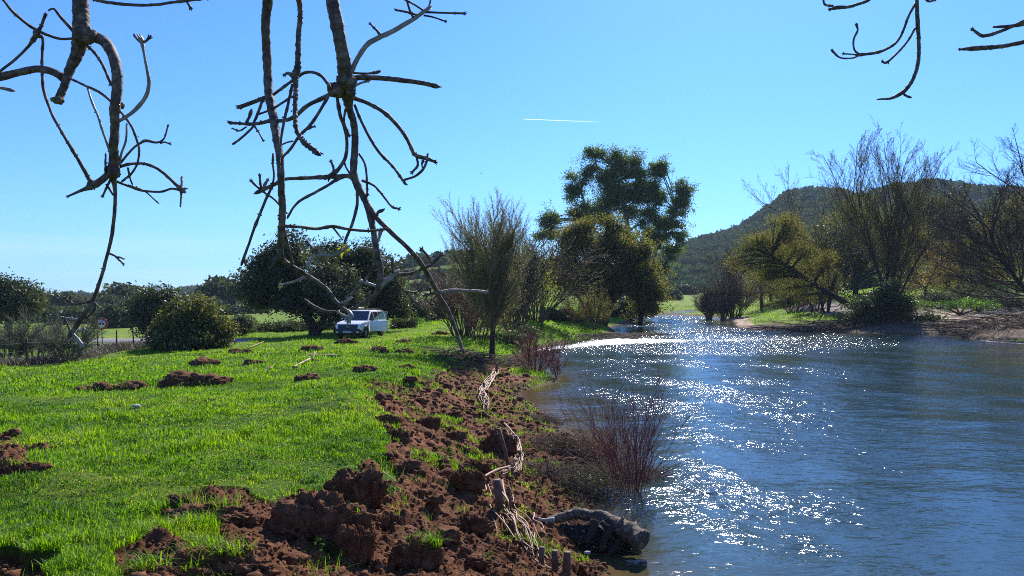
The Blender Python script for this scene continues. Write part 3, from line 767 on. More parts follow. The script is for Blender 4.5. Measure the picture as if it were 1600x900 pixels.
woods('middle_hill_woods', Vm, 1900, 2.9, (0.50, 0.60, 0.018), LEAF_FAR, 60, (0.25, 0.82), 8)
Vl = hill('left_hill', [(100, 478), (180, 472), (240, 466), (285, 457), (310, 454), (340, 459), (380, 467), (420, 472), (520, 478), (620, 480)],
     500, 900, 8, [(0.3, (0.030, 0.042, 0.026)), (0.7, (0.060, 0.070, 0.04))])
woods('left_hill_woods', Vl, 1600, 5.5, (0.2, 0.5, 0.02), LEAF_FAR, 26)

# ---- holm oaks in the meadow
leafy('holm_oak', 'large dark evergreen oak with leaning trunk just left of the white vehicle', 'tree', 490, 46.5,
      [[(492, 529, 17), (488, 510, 14), (478, 490, 13), (470, 460, 9)], [(492, 528, 12), (505, 500, 9), (512, 470, 7)]],
      [(442, 388, 34, 28), (415, 430, 38, 30), (455, 425, 50, 48), (500, 435, 50, 50), (430, 470, 48, 26), (490, 480, 50, 22), (400, 455, 22, 18), (530, 470, 35, 28)], 1150, 30, 0.10, LEAF_OAK, BARK_DARK, 0.30, depth=1.0, shatter=5, twigs=1)
leafy('holm_oak', 'wide dark evergreen oak spreading above and behind the white vehicle', 'tree', 530, 51,
      [[(528, 522, 15), (530, 505, 12), (540, 480, 11), (548, 450, 7)], [(530, 518, 9), (570, 495, 7), (590, 470, 5)]],
      [(545, 405, 48, 34), (585, 432, 46, 40), (560, 455, 60, 35), (612, 462, 28, 34), (505, 400, 38, 30), (600, 486, 34, 15), (628, 480, 14, 16)], 1050, 30, 0.10, LEAF_OAK, BARK_DARK, 0.30, depth=1.0, shatter=5, twigs=1)
leafy('holm_oak', 'round dark oak standing behind the broad evergreen bush', 'tree', 243, 50, [[(240, 540, 12), (242, 515, 10), (245, 490, 8)]],
      [(245, 472, 34, 28), (228, 490, 24, 26), (262, 492, 28, 32), (242, 512, 34, 18)], 620, 28, 0.10, LEAF_OAK, BARK_DARK, 0.3)
leafy('evergreen_bush', 'broad domed evergreen bush with glossy leaves at the meadow edge', 'bush', 300, 36, [[(300, 545, 8), (300, 520, 6)]],
      [(302, 500, 46, 38), (268, 520, 32, 28), (332, 520, 32, 28), (300, 532, 58, 16)], 900, 26, 0.085, LEAF_BUSH, BARK_DARK, 0.2)
leafy('holm_oak', 'dark oak cut by the left edge of the photograph', 'tree', 10, 52, [[(12, 530, 13), (14, 500, 10)]],
      [(15, 462, 34, 24), (-15, 455, 30, 24), (40, 472, 24, 18), (10, 488, 40, 18), (-30, 480, 30, 25)], 620, 28, 0.10, LEAF_OAK, BARK_DARK, 0.32)
leafy('round_bush', 'small grey green round bush right of the evergreen bush', 'bush', 374, 50, [[(374, 525, 4), (374, 510, 3)]], [(374, 506, 17, 16)], 150, 26, 0.07, LEAF_OLIVE, BARK_DARK, 0.16)
leafy('pale_bush', 'pale loose bush beside the small round bush', 'bush', 391, 54, [[(391, 525, 3), (391, 510, 2)]], [(391, 513, 10, 10)], 60, 22, 0.07, LEAF_BUD, BARK_TWIG, 0.18)
# low dark bramble bank along the far edge of the meadow
def hedge(name, label, x0, x1, d, h, w, lmat, nclump):
    a = (x0 - 800) / F * d; b_ = (x1 - 800) / F * d; mid = (a + b_) / 2
    t = empty(name, (mid, d, ground_z(mid, d)), label, 'hedge')
    lb = Buf(); xs = rng.uniform(a, b_, nclump); ys = d + rng.normal(size=nclump) * w * 0.4
    z, _, _ = terrain(xs, ys); top = h * (0.65 + 0.6 * fbm(xs * 0.6, ys * 0, 401, 3))
    C = np.stack([xs, ys, z + top * rng.random(nclump)], -1)
    leaves(lb, np.repeat(C, 18, 0) + rng.normal(size=(nclump * 18, 3)) * 0.14, 0.07, 0.5, 0, np.repeat(rng.random(nclump), 18)); lb.build('foliage', lmat, t, smooth=False)
    sb = Buf()
    for i in range(0, nclump, 6): tube(sb, bez(C[i] * [1, 1, 0] + [0, 0, z[i] - .05], C[i] + rng.normal(size=3) * .2, C[i] + [0, 0, .1], 5), 0.012, 3, cap=False)
    sb.build('stems', BARK_TWIG, t)
hedge('bramble_hedge', 'long low dark bramble row between the round bush and the parked vehicle', 335, 520, 55, 0.62, 1.2, LEAF_OAK, 700)
hedge('bramble_clump', 'short dark bramble mound right of the white vehicle', 614, 650, 54, 0.6, 1.0, LEAF_OAK, 170)
# distant trees, one by one
far = []
far_proto = [
    leafy('field_oak', 'rounded oak right behind the round traffic sign', 'tree', 178, 92, [[(180, 520, 5), (180, 508, 4)]], [(178, 494, 22, 14), (190, 505, 16, 10), (165, 505, 14, 9)], 480, 30, 0.24, LEAF_OAK, BARK_DARK, 0.4, 'oaks along the far side of the road'),
    leafy('field_oak', 'flat topped oak left of the traffic sign behind the road', 'tree', 112, 105, [[(112, 518, 4), (112, 505, 3)]], [(112, 494, 20, 10), (126, 500, 14, 8), (98, 500, 14, 8)], 420, 30, 0.25, LEAF_OAK, BARK_DARK, 0.4, 'oaks along the far side of the road'),
    leafy('field_oak', 'low spreading oak beyond the meadow between bush and big oak', 'tree', 382, 120, [[(382, 515, 5), (382, 505, 4)]], [(378, 490, 26, 12), (402, 496, 20, 12), (350, 494, 24, 12)], 560, 30, 0.26, LEAF_OAK, BARK_DARK, 0.4, 'oaks along the far side of the road'),
]
def copy_tree(o, parent=None):
    c = o.copy(); COL.objects.link(c); c.parent = parent
    for ch in o.children: copy_tree(ch, c)
    return c
for i, (px, d, s, lab) in enumerate([(150, 118, 1.0, 'dark oak seen through the gap left of the sign'), (75, 112, 1.1, 'oak behind the grey broom shrubs'), (45, 125, 1.2, 'oak beyond the oak at the left edge'), (205, 120, 1.1, 'oak half hidden by the round oak behind the bush'),
                              (330, 130, 1.2, 'far oak rising above the evergreen bush'), (428, 135, 1.3, 'far oak behind the left side of the large oak'), (470, 140, 1.2, 'far oak glimpsed under the large oak'), (-20, 118, 1.2, 'far oak at the left frame edge'), (270, 126, 1.3, 'far oak between the round oak and the bush')]):
    c = copy_tree(far_proto[i % 3]); x = (px - 800) / F * d; c.location = (x, d, ground_z(x, d)); c.scale = (s, s, s); c.rotation_euler.z = i * 1.3
    tag(c, lab, 'tree', 'oaks along the far side of the road')
for i, (px, d, s, lab) in enumerate([(15, 150, 2.2, 'tall far oak beyond the left edge oak'), (95, 160, 1.9, 'far oak above the middle broom shrub'), (140, 165, 2.0, 'far oak directly above the top of the sign'), (195, 155, 2.1, 'far oak touching the round oak crown'), (225, 170, 2.0, 'far oak hidden low behind the round oak'),
                              (318, 165, 2.0, 'far oak right of the evergreen bush crown'), (350, 150, 2.2, 'far oak above the small round bush'), (400, 160, 2.4, 'far oak left of the large oak crown'), (445, 170, 2.2, 'far oak behind the trunk of the large oak'), (510, 165, 2.2, 'far oak seen between the two oak trunks'), (60, 170, 2.0, 'far oak above the leftmost fence posts'), (600, 150, 1.6, 'far oak behind the open vehicle door'), (168, 140, 1.3, 'far oak just right of the sign post')]):
    c = copy_tree(far_proto[i % 3]); x = (px - 800) / F * d; c.location = (x, d, ground_z(x, d)); c.scale = (s, s, s); c.rotation_euler.z = i * 1.9 + .5
    tag(c, lab, 'tree', 'far oaks beyond the road field')
# olives right of the vehicle
ol = 'small field trees right of the vehicle'
leafy('olive_tree', 'grey green tree with a stout leaning trunk right of the vehicle', 'tree', 643, 60, [[(646, 517, 7), (644, 505, 6), (636, 492, 5)]], [(640, 478, 22, 16), (655, 484, 20, 14), (628, 486, 14, 10)], 260, 24, 0.10, LEAF_OLIVE, BARK_DARK, 0.26, ol)
leafy('olive_tree', 'twin stemmed grey green tree between the leaning tree and red shrub', 'tree', 672, 68, [[(668, 510, 4), (666, 498, 3)], [(674, 510, 4), (680, 498, 3)]], [(668, 480, 16, 15), (684, 483, 16, 15), (676, 490, 20, 10)], 240, 22, 0.11, LEAF_OLIVE, BARK_DARK, 0.28, ol)
for i, (px, d, s, lab) in enumerate([(705, 120, 1.1, 'small tree on the green slope behind the bare tree'), (655, 190, 1.2, 'lone tree low on the green hillside'), (690, 205, 1.4, 'tree halfway up the green hillside'), (735, 200, 1.4, 'hillside tree behind the bare tree crown'), (640, 230, 1.5, 'tree above the lone tree on the hillside'),
                              (612, 150, 1.3, 'tree behind the right end of the wide oak'), (1045, 200, 1.2, 'round tree in the meadow beyond the river bend'), (1072, 230, 1.3, 'second tree in the meadow beyond the river bend'), (1035, 260, 1.5, 'farthest tree in the meadow beyond the bend'), (1120, 180, 1.3, 'tree in the meadow behind the right bank')]):
    c = copy_tree(far_proto[i % 3]); x = (px - 800) / F * d; z = ground_z(x, d)
    if d > 172 and 520 < px < 1100:
        k = np.argmin((Vm[:, :, 0] - x) ** 2 + (Vm[:, :, 1] - d) ** 2); z = max(z, Vm.reshape(-1, 3)[k, 2])
    c.location = (x, d, z - 0.2); c.scale = (s, s, s); c.rotation_euler.z = i * 2.1
    tag(c, lab, 'tree', 'trees scattered on the green slopes')

# ------------------------------------------------------------------ riverside trees, left bank
VASE = dict(levels=3, n=[46, 15, 9], ang=[45, 28, 26], len=[0.74, 0.46, 0.5], rad=[0.24, 0.34, 0.5], taper=0.22, wob=0.05, up=0.085, trunk=0.80, rmin=0.0042)
VASE['from'] = [0.27, 0.12, 0.1]
BARK_BUD = mat_noise('twig_budding', [(0.3, (0.14, 0.10, 0.045)), (0.7, (0.30, 0.24, 0.10))], 1.5, 0.7, 0, None, 0.3)
bare('budding_tree', 'leafless vase shaped tree with pale buds on the near left bank', 'tree', 768, 33, 168, VASE, BARK_DARK, BARK_BUD, LEAF_BUD, 0.9, 0.026, stems=2, spread=0.16, r0=0.14)
def shrubby(name, label, px, d, hpx, P, stems, spread, tmat=BARK_TWIG, lmat=None, nleaf=0, lsize=0.04, cat='shrub', group=None, r0=None, bm=BARK_TWIG, lean=(0, 0), dz=0.0):
    return bare(name, label, cat, px, d, hpx, P, bm, tmat, lmat, nleaf, lsize, stems, spread, r0 or hpx * d / F * 0.010, group, lean, dz=dz)
SHR = dict(levels=2, n=[9, 7], ang=[34, 34], len=[0.5, 0.5], rad=[0.55, 0.55], taper=0.4, wob=0.10, up=0.05, trunk=0.85, rmin=0.005)
SHR['from'] = [0.25, 0.15]
OPEN = dict(levels=3, n=[9, 8, 6], ang=[42, 38, 36], len=[0.62, 0.55, 0.5], rad=[0.5, 0.5, 0.5], taper=0.4, wob=0.09, up=0.06, trunk=0.6, rmin=0.009)
OPEN['from'] = [0.3, 0.2, 0.15]
BARK_RUST = mat_noise('bark_rust', [(0.3, (0.075, 0.032, 0.022)), (0.7, (0.17, 0.085, 0.06))], 2, 0.8, 0, None, 0.3)
shrubby('russet_shrub', 'dense reddish brown leafless shrub behind the long drooping branch', 722, 44, 95, SHR, 26, 0.55, BARK_RUST, LEAF_DRY, 0.6, 0.035, bm=BARK_RUST)
shrubby('russet_shrub', 'lower reddish brown shrub at the foot of the budding tree', 748, 40, 75, SHR, 18, 0.6, BARK_RUST, LEAF_DRY, 0.5, 0.035, bm=BARK_RUST)
shrubby('brown_thicket', 'tall brown leafless thicket right behind the budding tree', 805, 48, 140, SHR, 26, 0.45, BARK_TWIG, LEAF_WILLOW, 0.5, 0.04)
shrubby('brown_thicket', 'grey brown thicket left of the willow trunk on the grassy bank', 835, 58, 120, SHR, 26, 0.5, BARK_TWIG, LEAF_WILLOW, 0.7, 0.05)
leafy('spring_tree', 'slim young tree with yellow green spring leaves between thicket and willow', 'tree', 850, 52, [[(846, 525, 5), (847, 500, 4), (850, 470, 3)]],
      [(842, 440, 24, 22), (858, 462, 20, 20), (825, 465, 18, 20), (850, 425, 16, 16)], 130, 12, 0.055, LEAF_SPRING, BARK_TWIG, 0.28)
leafy('ivy_bush', 'dark leafy bush on the bank beside the budding tree trunk', 'bush', 800, 42, [], [(800, 530, 24, 14), (820, 522, 22, 14), (785, 538, 12, 12)], 200, 24, 0.06, LEAF_BRAMBLE, BARK_TWIG, 0.14)
leafy('bank_bush', 'dark bramble bush under the left limbs of the willow', 'bush', 868, 66, [], [(862, 492, 22, 14), (885, 495, 18, 14), (905, 500, 16, 12)], 220, 22, 0.09, LEAF_BRAMBLE, BARK_TWIG, 0.2)
shrubby('water_shrub', 'sparse olive shrub standing in the riffle at the left waterline', 930, 60, 55, SHR, 14, 0.55, BARK_TWIG, LEAF_WILLOW, 1.2, 0.04)
shrubby('bank_shrub', 'small brown shrub on the bank left of the riffle shrub', 905, 62, 40, SHR, 14, 0.7, BARK_TWIG, LEAF_DRY, 0.8, 0.05)
leafy('willow', 'big olive brown willow leaning over the river in front of the eucalyptus', 'tree', 938, 74,
      [[(938, 502, 17), (940, 480, 15), (932, 450, 11), (920, 410, 7)], [(944, 500, 12), (960, 465, 10), (985, 430, 6)], [(930, 500, 8), (905, 465, 6), (885, 430, 5)], [(1000, 497, 8), (1004, 470, 7), (1000, 440, 5)]],
      [(905, 375, 34, 28), (955, 372, 32, 30), (882, 410, 30, 34), (935, 415, 50, 40), (985, 425, 40, 34), (1008, 462, 30, 34), (960, 458, 42, 30), (898, 450, 34, 26), (985, 390, 26, 26), (1018, 485, 16, 12)], 2600, 34, 0.11, LEAF_WILLOW, BARK_DARK, 0.34, hollow=-1, shatter=6, twigs=1)
leafy('waterside_bush', 'very dark bush at the waterline below the willow', 'bush', 985, 92, [], [(985, 480, 28, 17), (960, 486, 20, 12), (1012, 482, 12, 14)], 330, 24, 0.12, LEAF_OAK, BARK_DARK, 0.3)
leafy('eucalyptus', 'tall dark green eucalyptus with open airy crown beside the river', 'tree', 985, 106,
      [[(985, 498, 15), (984, 450, 12), (985, 390, 9), (975, 320, 6), (960, 260, 4)], [(990, 496, 10), (1005, 440, 9), (1030, 380, 6), (1055, 330, 4)], [(980, 496, 8), (960, 430, 7), (925, 350, 5), (908, 300, 3)], [(1000, 497, 7), (1030, 430, 6), (1050, 395, 4)]],
      [(928, 242, 21, 13), (915, 272, 26, 18), (900, 300, 18, 16), (862, 342, 20, 18), (852, 366, 14, 16), (972, 262, 32, 34), (955, 300, 36, 32), (985, 330, 36, 36), (1000, 288, 28, 28), (1024, 266, 20, 17), (1022, 305, 22, 26), (1070, 296, 18, 15), (1062, 322, 22, 16),
       (1050, 350, 22, 14), (1060, 372, 16, 12), (930, 330, 26, 22), (905, 335, 18, 16), (1020, 345, 24, 20), (1045, 395, 22, 13), (1018, 375, 24, 18), (975, 375, 30, 24), (895, 365, 22, 18), (1035, 420, 16, 14)], 3600, 40, 0.125, LEAF_EUC, BARK_GREY, 0.36, hollow=-1, twigs=1, shatter=5)
shrubby('red_willow_shrub', 'small reddish bare shrub at the waterline below the budding tree', 838, 30.5, 58, SHR, 26, 0.75, BARK_RED, None, 0, bm=BARK_RED)
shrubby('red_willow_shrub', 'tiny red twigs standing in the water right of the small red shrub', 868, 27.5, 40, SHR, 9, 0.5, BARK_RED, None, 0, bm=BARK_RED)
RED = dict(levels=2, n=[6, 4], ang=[30, 34], len=[0.40, 0.45], rad=[0.6, 0.6], taper=0.35, wob=0.085, up=0.03, trunk=1.0, rmin=0.0022)
RED['from'] = [0.35, 0.2]
shrubby('red_willow_shrub', 'tall reddish bare shrub standing in the river in the foreground', 985, 11.9, 152, RED, 50, 0.36, BARK_RED, None, 0, bm=BARK_RED, r0=0.006, lean=(-0.03, 0))

# dead brush and roots on the near shore
BRUSHW = mat_noise('dead_brushwood', [(0.3, (0.06, 0.04, 0.028)), (0.7, (0.20, 0.14, 0.095))], 6, 0.85, 0, None, 0.2)
def brush(name, label, cx, cy, n, rad, h, mat=None, r=0.0035, leafm=None, d=None, curl=0.5):
    p = hit(cx, cy) if d is None else np.array([(cx - 800) / F * d, d, max(ground_z((cx - 800) / F * d, d), 0)])
    t = empty(name, p, label, 'brushwood'); b = Buf()
    for i in range(n):
        a = rng.random() * 6.283; q = p + np.array([math.cos(a), math.sin(a), 0]) * rad * math.sqrt(rng.random()) * [1.2, 0.8, 0]; q[2] = ground_z(q[0], q[1]) if q[2] > -1 else 0
        q[2] = max(q[2], -0.05); a2 = rng.random() * 6.283; L = rad * (0.5 + rng.random())
        e = q + np.array([math.cos(a2) * L, math.sin(a2) * L * .6, h * (rng.random() ** 1.5)]); m = (q + e) / 2 + np.array([rng.normal() * curl * L * .5, rng.normal() * curl * L * .3, h * (0.2 + 0.8 * rng.random())])
        tube(b, bez(q, m, e, 9) + rng.normal(size=(9, 3)) * 0.01, np.linspace(r, r * 0.4, 9) * (0.5 + 1.2 * rng.random()), 4, cap=False)
    b.build('twigs', mat or BRUSHW, t)
    if leafm:
        lb = Buf(); C = p + rng.normal(size=(n * 3, 3)) * [rad * .6, rad * .4, h * .25] + [0, 0, h * .4]
        leaves(lb, C, 0.02, 0.5); lb.build('leaves', leafm, t, smooth=False)
    return t
brush('dead_brush', 'tangle of dead twigs and roots round the foot of the tall red shrub', 975, 752, 420, 0.55, 0.30, r=0.004)
brush('dead_brush', 'brown root tangle on the shore left of the tall red shrub', 905, 712, 500, 0.62, 0.38, r=0.004, leafm=LEAF_DRY)
brush('dead_brush', 'dark twiggy brush hanging over the shore above the fallen log', 900, 765, 420, 0.5, 0.30, r=0.004, leafm=LEAF_BRAMBLE)
brush('dead_brush', 'heap of driftwood twigs caught under the fallen log', 930, 850, 300, 0.34, 0.22, r=0.0035)
brush('dead_brush', 'low dark grass stubble on the shore beside the deep pool', 858, 660, 220, 0.35, 0.2, r=0.004)
brush('debris_bar', 'line of dark flood debris lying in the riffle', 945, 531, 260, 1.6, 0.22, r=0.02)
brush('debris_bar', 'dark twigs stranded in the riffle right of the riverside shrub', 1005, 529, 160, 1.4, 0.18, r=0.02)
brush('flood_debris', 'flood wrack heaped on the bank left of the budding tree trunk', 742, 562, 240, 1.3, 0.35, r=0.012, mat=BRUSHW)

# ------------------------------------------------------------------ right bank
WIL = dict(levels=4, n=[9, 7, 6, 4], ang=[34, 34, 32, 30], len=[0.60, 0.55, 0.5, 0.5], rad=[0.38, 0.4, 0.42, 0.5], taper=0.35, wob=0.07, up=0.08, trunk=0.62, rmin=0.011)
WIL['from'] = [0.2, 0.15, 0.1, 0.1]
FINE = mat_noise('twig_tawny', [(0.3, (0.06, 0.042, 0.024)), (0.7, (0.16, 0.12, 0.07))], 1.5, 0.8, 0, None, 0.3)
bare('riverside_willow', 'tall half bare willow rising from the dark thicket on the right bank', 'tree', 1392, 68, 285, WIL, BARK_DARK, FINE, LEAF_WILLOW, 0.45, 0.05, stems=9, spread=0.30, r0=0.12)
bare('riverside_willow', 'slender half bare tree left of the tall willow on the right bank', 'tree', 1290, 78, 250, dict(WIL, n=[8, 7, 5, 3]), BARK_DARK, FINE, LEAF_WILLOW, 0.5, 0.05, stems=3, spread=0.3, r0=0.12, lean=(-0.12, 0))
leafy('leaning_willow', 'olive leaved willow whose trunk leans left from the dark thicket', 'tree', 1350, 70, [[(1352, 508, 14), (1335, 482, 11), (1290, 455, 8), (1245, 425, 7), (1205, 400, 5)]],
      [(1180, 388, 36, 26), (1225, 395, 44, 32), (1205, 425, 48, 24), (1265, 420, 40, 34), (1230, 355, 30, 22), (1250, 450, 30, 16), (1160, 415, 24, 18)], 900, 30, 0.075, LEAF_WILLOW, BARK_DARK, 0.36, hollow=1.6, shatter=5, twigs=1)
leafy('willow_mass', 'broad olive brown willow behind the leaning trunk', 'tree', 1300, 102, [[(1300, 500, 10), (1298, 440, 7)], [(1330, 500, 10), (1340, 440, 7)]],
      [(1300, 360, 44, 44), (1345, 350, 40, 46), (1265, 390, 40, 36), (1325, 420, 50, 32), (1380, 370, 44, 54), (1230, 365, 34, 34), (1420, 400, 34, 40)], 1900, 30, 0.10, LEAF_WILLOW, BARK_DARK, 0.5, hollow=1.6, shatter=5, twigs=1)
leafy('dark_alder', 'dark green dense tree seen through the willow branches', 'tree', 1305, 98, [[(1305, 500, 10), (1305, 440, 8)]], [(1300, 385, 36, 46), (1330, 420, 36, 46), (1290, 440, 40, 30)], 420, 24, 0.13, LEAF_OAK, BARK_DARK, 0.45)
leafy('dark_pine', 'dark rounded tree standing high behind the willows on the right bank', 'tree', 1480, 118, [[(1480, 460, 9), (1480, 380, 7)]],
      [(1452, 325, 26, 26), (1480, 330, 30, 28), (1465, 360, 36, 26), (1500, 350, 20, 24), (1440, 370, 24, 20)], 420, 24, 0.16, LEAF_OAK, BARK_DARK, 0.5)
leafy('dark_pine', 'dark broad tree below the hill crest at the right', 'tree', 1560, 125, [[(1560, 450, 9), (1560, 390, 7)]], [(1550, 345, 40, 38), (1600, 335, 44, 40), (1520, 380, 34, 34), (1650, 340, 40, 44)], 650, 26, 0.17, LEAF_OAK, BARK_DARK, 0.5)
leafy('riverside_bramble', 'dark bramble thicket round the foot of the tall willow', 'bush', 1385, 65.5, [], [(1375, 474, 52, 30), (1360, 492, 38, 26), (1405, 488, 40, 32), (1330, 502, 30, 16), (1440, 500, 28, 18), (1385, 462, 34, 20), (1312, 505, 18, 11), (1455, 498, 24, 14)], 1300, 22, 0.095, LEAF_BRAMBLE, BARK_TWIG, 0.24, shatter=6, twigs=2, hollow=1.4)
leafy('yellowing_shrub', 'tall shrub with tan yellow leaf clusters right of the willow', 'shrub', 1448, 79, [[(1448, 490, 5), (1446, 450, 4)]], [(1448, 412, 36, 24), (1430, 440, 30, 24), (1470, 440, 26, 24), (1452, 470, 36, 16)], 330, 14, 0.075, mat_leaf('leaf_tan', (0.075, 0.075, 0.025), (0.30, 0.21, 0.09), 0.4, (1.4, 1.3, 0.6), 0.5, 0.3), BARK_TWIG, 0.3, hollow=1.6)
leafy('bank_shrub', 'mixed green and tan shrub above the sandy beach', 'shrub', 1522, 80, [[(1522, 480, 4), (1522, 450, 3)]], [(1510, 430, 26, 20), (1540, 440, 26, 18), (1525, 455, 40, 14)], 260, 16, 0.08, LEAF_WILLOW, BARK_TWIG, 0.28, hollow=1.6)
leafy('bank_shrub', 'olive shrub at the right edge above the brushwood bank', 'shrub', 1590, 78, [[(1590, 480, 5), (1590, 440, 4)]], [(1580, 400, 36, 28), (1600, 430, 40, 26), (1560, 425, 26, 22), (1630, 400, 34, 34)], 380, 18, 0.08, LEAF_WILLOW, BARK_TWIG, 0.3, hollow=1.6)
leafy('green_bush', 'low fresh green bush along the back of the sandy beach', 'bush', 1500, 73, [], [(1480, 476, 28, 8), (1520, 474, 26, 9), (1548, 478, 20, 8), (1445, 478, 24, 9)], 240, 20, 0.06, LEAF_BRIGHT, BARK_TWIG, 0.2)
leafy('bramble_bank', 'grey green bramble mound behind the fresh green bush', 'bush', 1530, 77, [], [(1500, 462, 34, 12), (1545, 462, 34, 13), (1590, 466, 30, 13), (1455, 466, 26, 12)], 360, 22, 0.075, LEAF_OLIVE, BARK_TWIG, 0.22)
OPN = dict(levels=4, n=[14, 10, 8, 6], ang=[48, 40, 36, 34], len=[0.66, 0.55, 0.5, 0.5], rad=[0.36, 0.36, 0.42, 0.5], taper=0.35, wob=0.09, up=0.035, trunk=0.5, rmin=0.0075)
OPN['from'] = [0.3, 0.15, 0.1, 0.1]
bare('bare_riverside_tree', 'large fine twigged bare tree reaching in from the right edge', 'tree', 1665, 52, 505, OPN, BARK_DARK, BARK_TWIG, LEAF_DRY, 0.15, 0.03, stems=6, spread=0.45, r0=0.18, lean=(-0.16, 0))
bare('bare_grey_tree', 'small grey bare tree between dark tree and yellowing shrub', 'tree', 1502, 90, 120, OPEN, BARK_TWIG, BARK_TWIG, None, 0, stems=3, spread=0.35, r0=0.09)
bare('bare_grey_tree', 'slim bare tree on the far tip of the right bank', 'tree', 1143, 102, 120, OPEN, BARK_DARK, BARK_TWIG, LEAF_DRY, 0.3, 0.06, stems=4, spread=0.3, r0=0.10)
leafy('olive_willow', 'olive willow bush between the far tip and the grassy spit', 'shrub', 1190, 106, [[(1190, 490, 6), (1190, 450, 4)]], [(1185, 440, 36, 26), (1215, 455, 34, 24), (1160, 460, 26, 20), (1225, 425, 24, 20), (1205, 478, 34, 12)], 480, 20, 0.09, LEAF_WILLOW, BARK_TWIG, 0.36, hollow=1.7)
shrubby('bank_thicket', 'grey brown twiggy shrub between the red thicket and the willow bush', 1148, 98, 60, SHR, 26, 0.6, BARK_TWIG, LEAF_DRY, 1.0, 0.06)
shrubby('bank_thicket', 'brown thicket behind the bright grassy spit', 1240, 88, 50, SHR, 26, 0.7, BARK_TWIG, LEAF_WILLOW, 1.4, 0.06)
shrubby('bank_thicket', 'bushy thicket at the left foot of the tall willow', 1275, 80, 62, SHR, 24, 0.6, BARK_TWIG, LEAF_WILLOW, 1.6, 0.055)
shrubby('red_thicket', 'russet twiggy thicket at the far tip of the right bank', 1108, 99, 42, SHR, 50, 0.35, BARK_RUST, LEAF_DRY, 0.5, 0.05, bm=BARK_RUST)
shrubby('red_thicket', 'dark russet twigs at the waterline behind the far sandbank', 1130, 96, 34, SHR, 40, 0.45, BARK_RUST, LEAF_DRY, 0.5, 0.05, bm=BARK_RUST)
brush('flood_debris', 'heaped driftwood on the bank at the right edge of the photograph', 1585, 506, 260, 3.0, 0.5, r=0.022, mat=BRUSHW, curl=0.3)
brush('flood_debris', 'brown driftwood pile at the right end of the sandy beach', 1590, 478, 160, 2.2, 0.6, r=0.025, mat=BRUSHW, curl=0.3)
brush('flood_debris', 'scattered driftwood along the foot of the sandy beach', 1500, 516, 160, 3.0, 0.25, r=0.02, mat=BRUSHW, curl=0.3)
brush('flood_debris', 'dark twigs at the waterline below the grassy spit', 1275, 514, 300, 3.8, 0.4, r=0.025, mat=BRUSHW, curl=0.3)
leafy('olive_willow', 'tawny willow crown filling the gap left of the half bare slender tree', 'shrub', 1240, 112, [[(1240, 485, 6), (1240, 440, 4)]], [(1240, 430, 40, 36), (1275, 400, 30, 30), (1210, 400, 26, 30)], 420, 26, 0.12, LEAF_WILLOW, BARK_TWIG, 0.45, hollow=1.6)
leafy('green_alder', 'mid green tree between the tall willow and the dark pine', 'tree', 1425, 110, [[(1425, 470, 7), (1425, 420, 5)]], [(1420, 400, 36, 34), (1400, 430, 36, 30), (1450, 430, 34, 28), (1385, 350, 24, 30)], 520, 26, 0.13, LEAF_EUC, BARK_DARK, 0.45, hollow=1.7)
leafy('olive_willow', 'broad tawny tree rising behind the bank shrubs', 'tree', 1535, 96, [[(1535, 470, 7), (1535, 420, 5)]], [(1525, 385, 38, 36), (1565, 370, 38, 42), (1545, 425, 50, 30), (1600, 350, 44, 48), (1500, 425, 28, 26)], 1100, 26, 0.11, LEAF_WILLOW, BARK_TWIG, 0.42, hollow=1.6)
leafy('green_alder', 'dark green tree right of the eucalyptus beyond the far tip', 'tree', 1205, 130, [[(1205, 480, 6), (1205, 440, 4)]], [(1195, 440, 30, 24), (1225, 430, 30, 26), (1170, 450, 26, 18)], 330, 26, 0.15, LEAF_OAK, BARK_DARK, 0.5)
leafy('willow_mass', 'olive willow crown filling the space right of the tall willow', 'tree', 1480, 92, [[(1480, 480, 8), (1480, 430, 6)]], [(1465, 395, 38, 36), (1500, 400, 34, 34), (1440, 375, 30, 34), (1490, 430, 46, 26)], 900, 26, 0.095, LEAF_WILLOW, BARK_DARK, 0.42, hollow=-1, shatter=4, twigs=1)
leafy('green_bush', 'fresh green undergrowth between the willow trunks', 'bush', 1330, 84, [], [(1300, 478, 34, 9), (1350, 474, 34, 9), (1240, 480, 30, 8), (1420, 470, 34, 9)], 330, 22, 0.08, LEAF_BRIGHT, BARK_TWIG, 0.2)
# more trees closing the view behind the right bank
for i, (px, d, s, lab) in enumerate([(1405, 150, 1.6, 'oak behind the tall willow on the right bank'), (1360, 170, 1.7, 'oak glimpsed left of the tall willow'), (1545, 150, 1.5, 'oak on the slope above the sandy beach'), (1610, 140, 1.5, 'oak on the slope at the right edge'),
                              (1255, 180, 1.6, 'oak beyond the grassy spit'), (1180, 220, 1.6, 'oak in the meadow behind the willow bush'), (1435, 190, 1.8, 'oak low on the hillside behind the dark tree')]):
    c = copy_tree(far_proto[i % 3]); x = (px - 800) / F * d
    c.location = (x, d, ground_z(x, d) - 0.2); c.scale = (s, s, s); c.rotation_euler.z = i * 2.6 + 1
    tag(c, lab, 'tree', 'oaks behind the right bank')
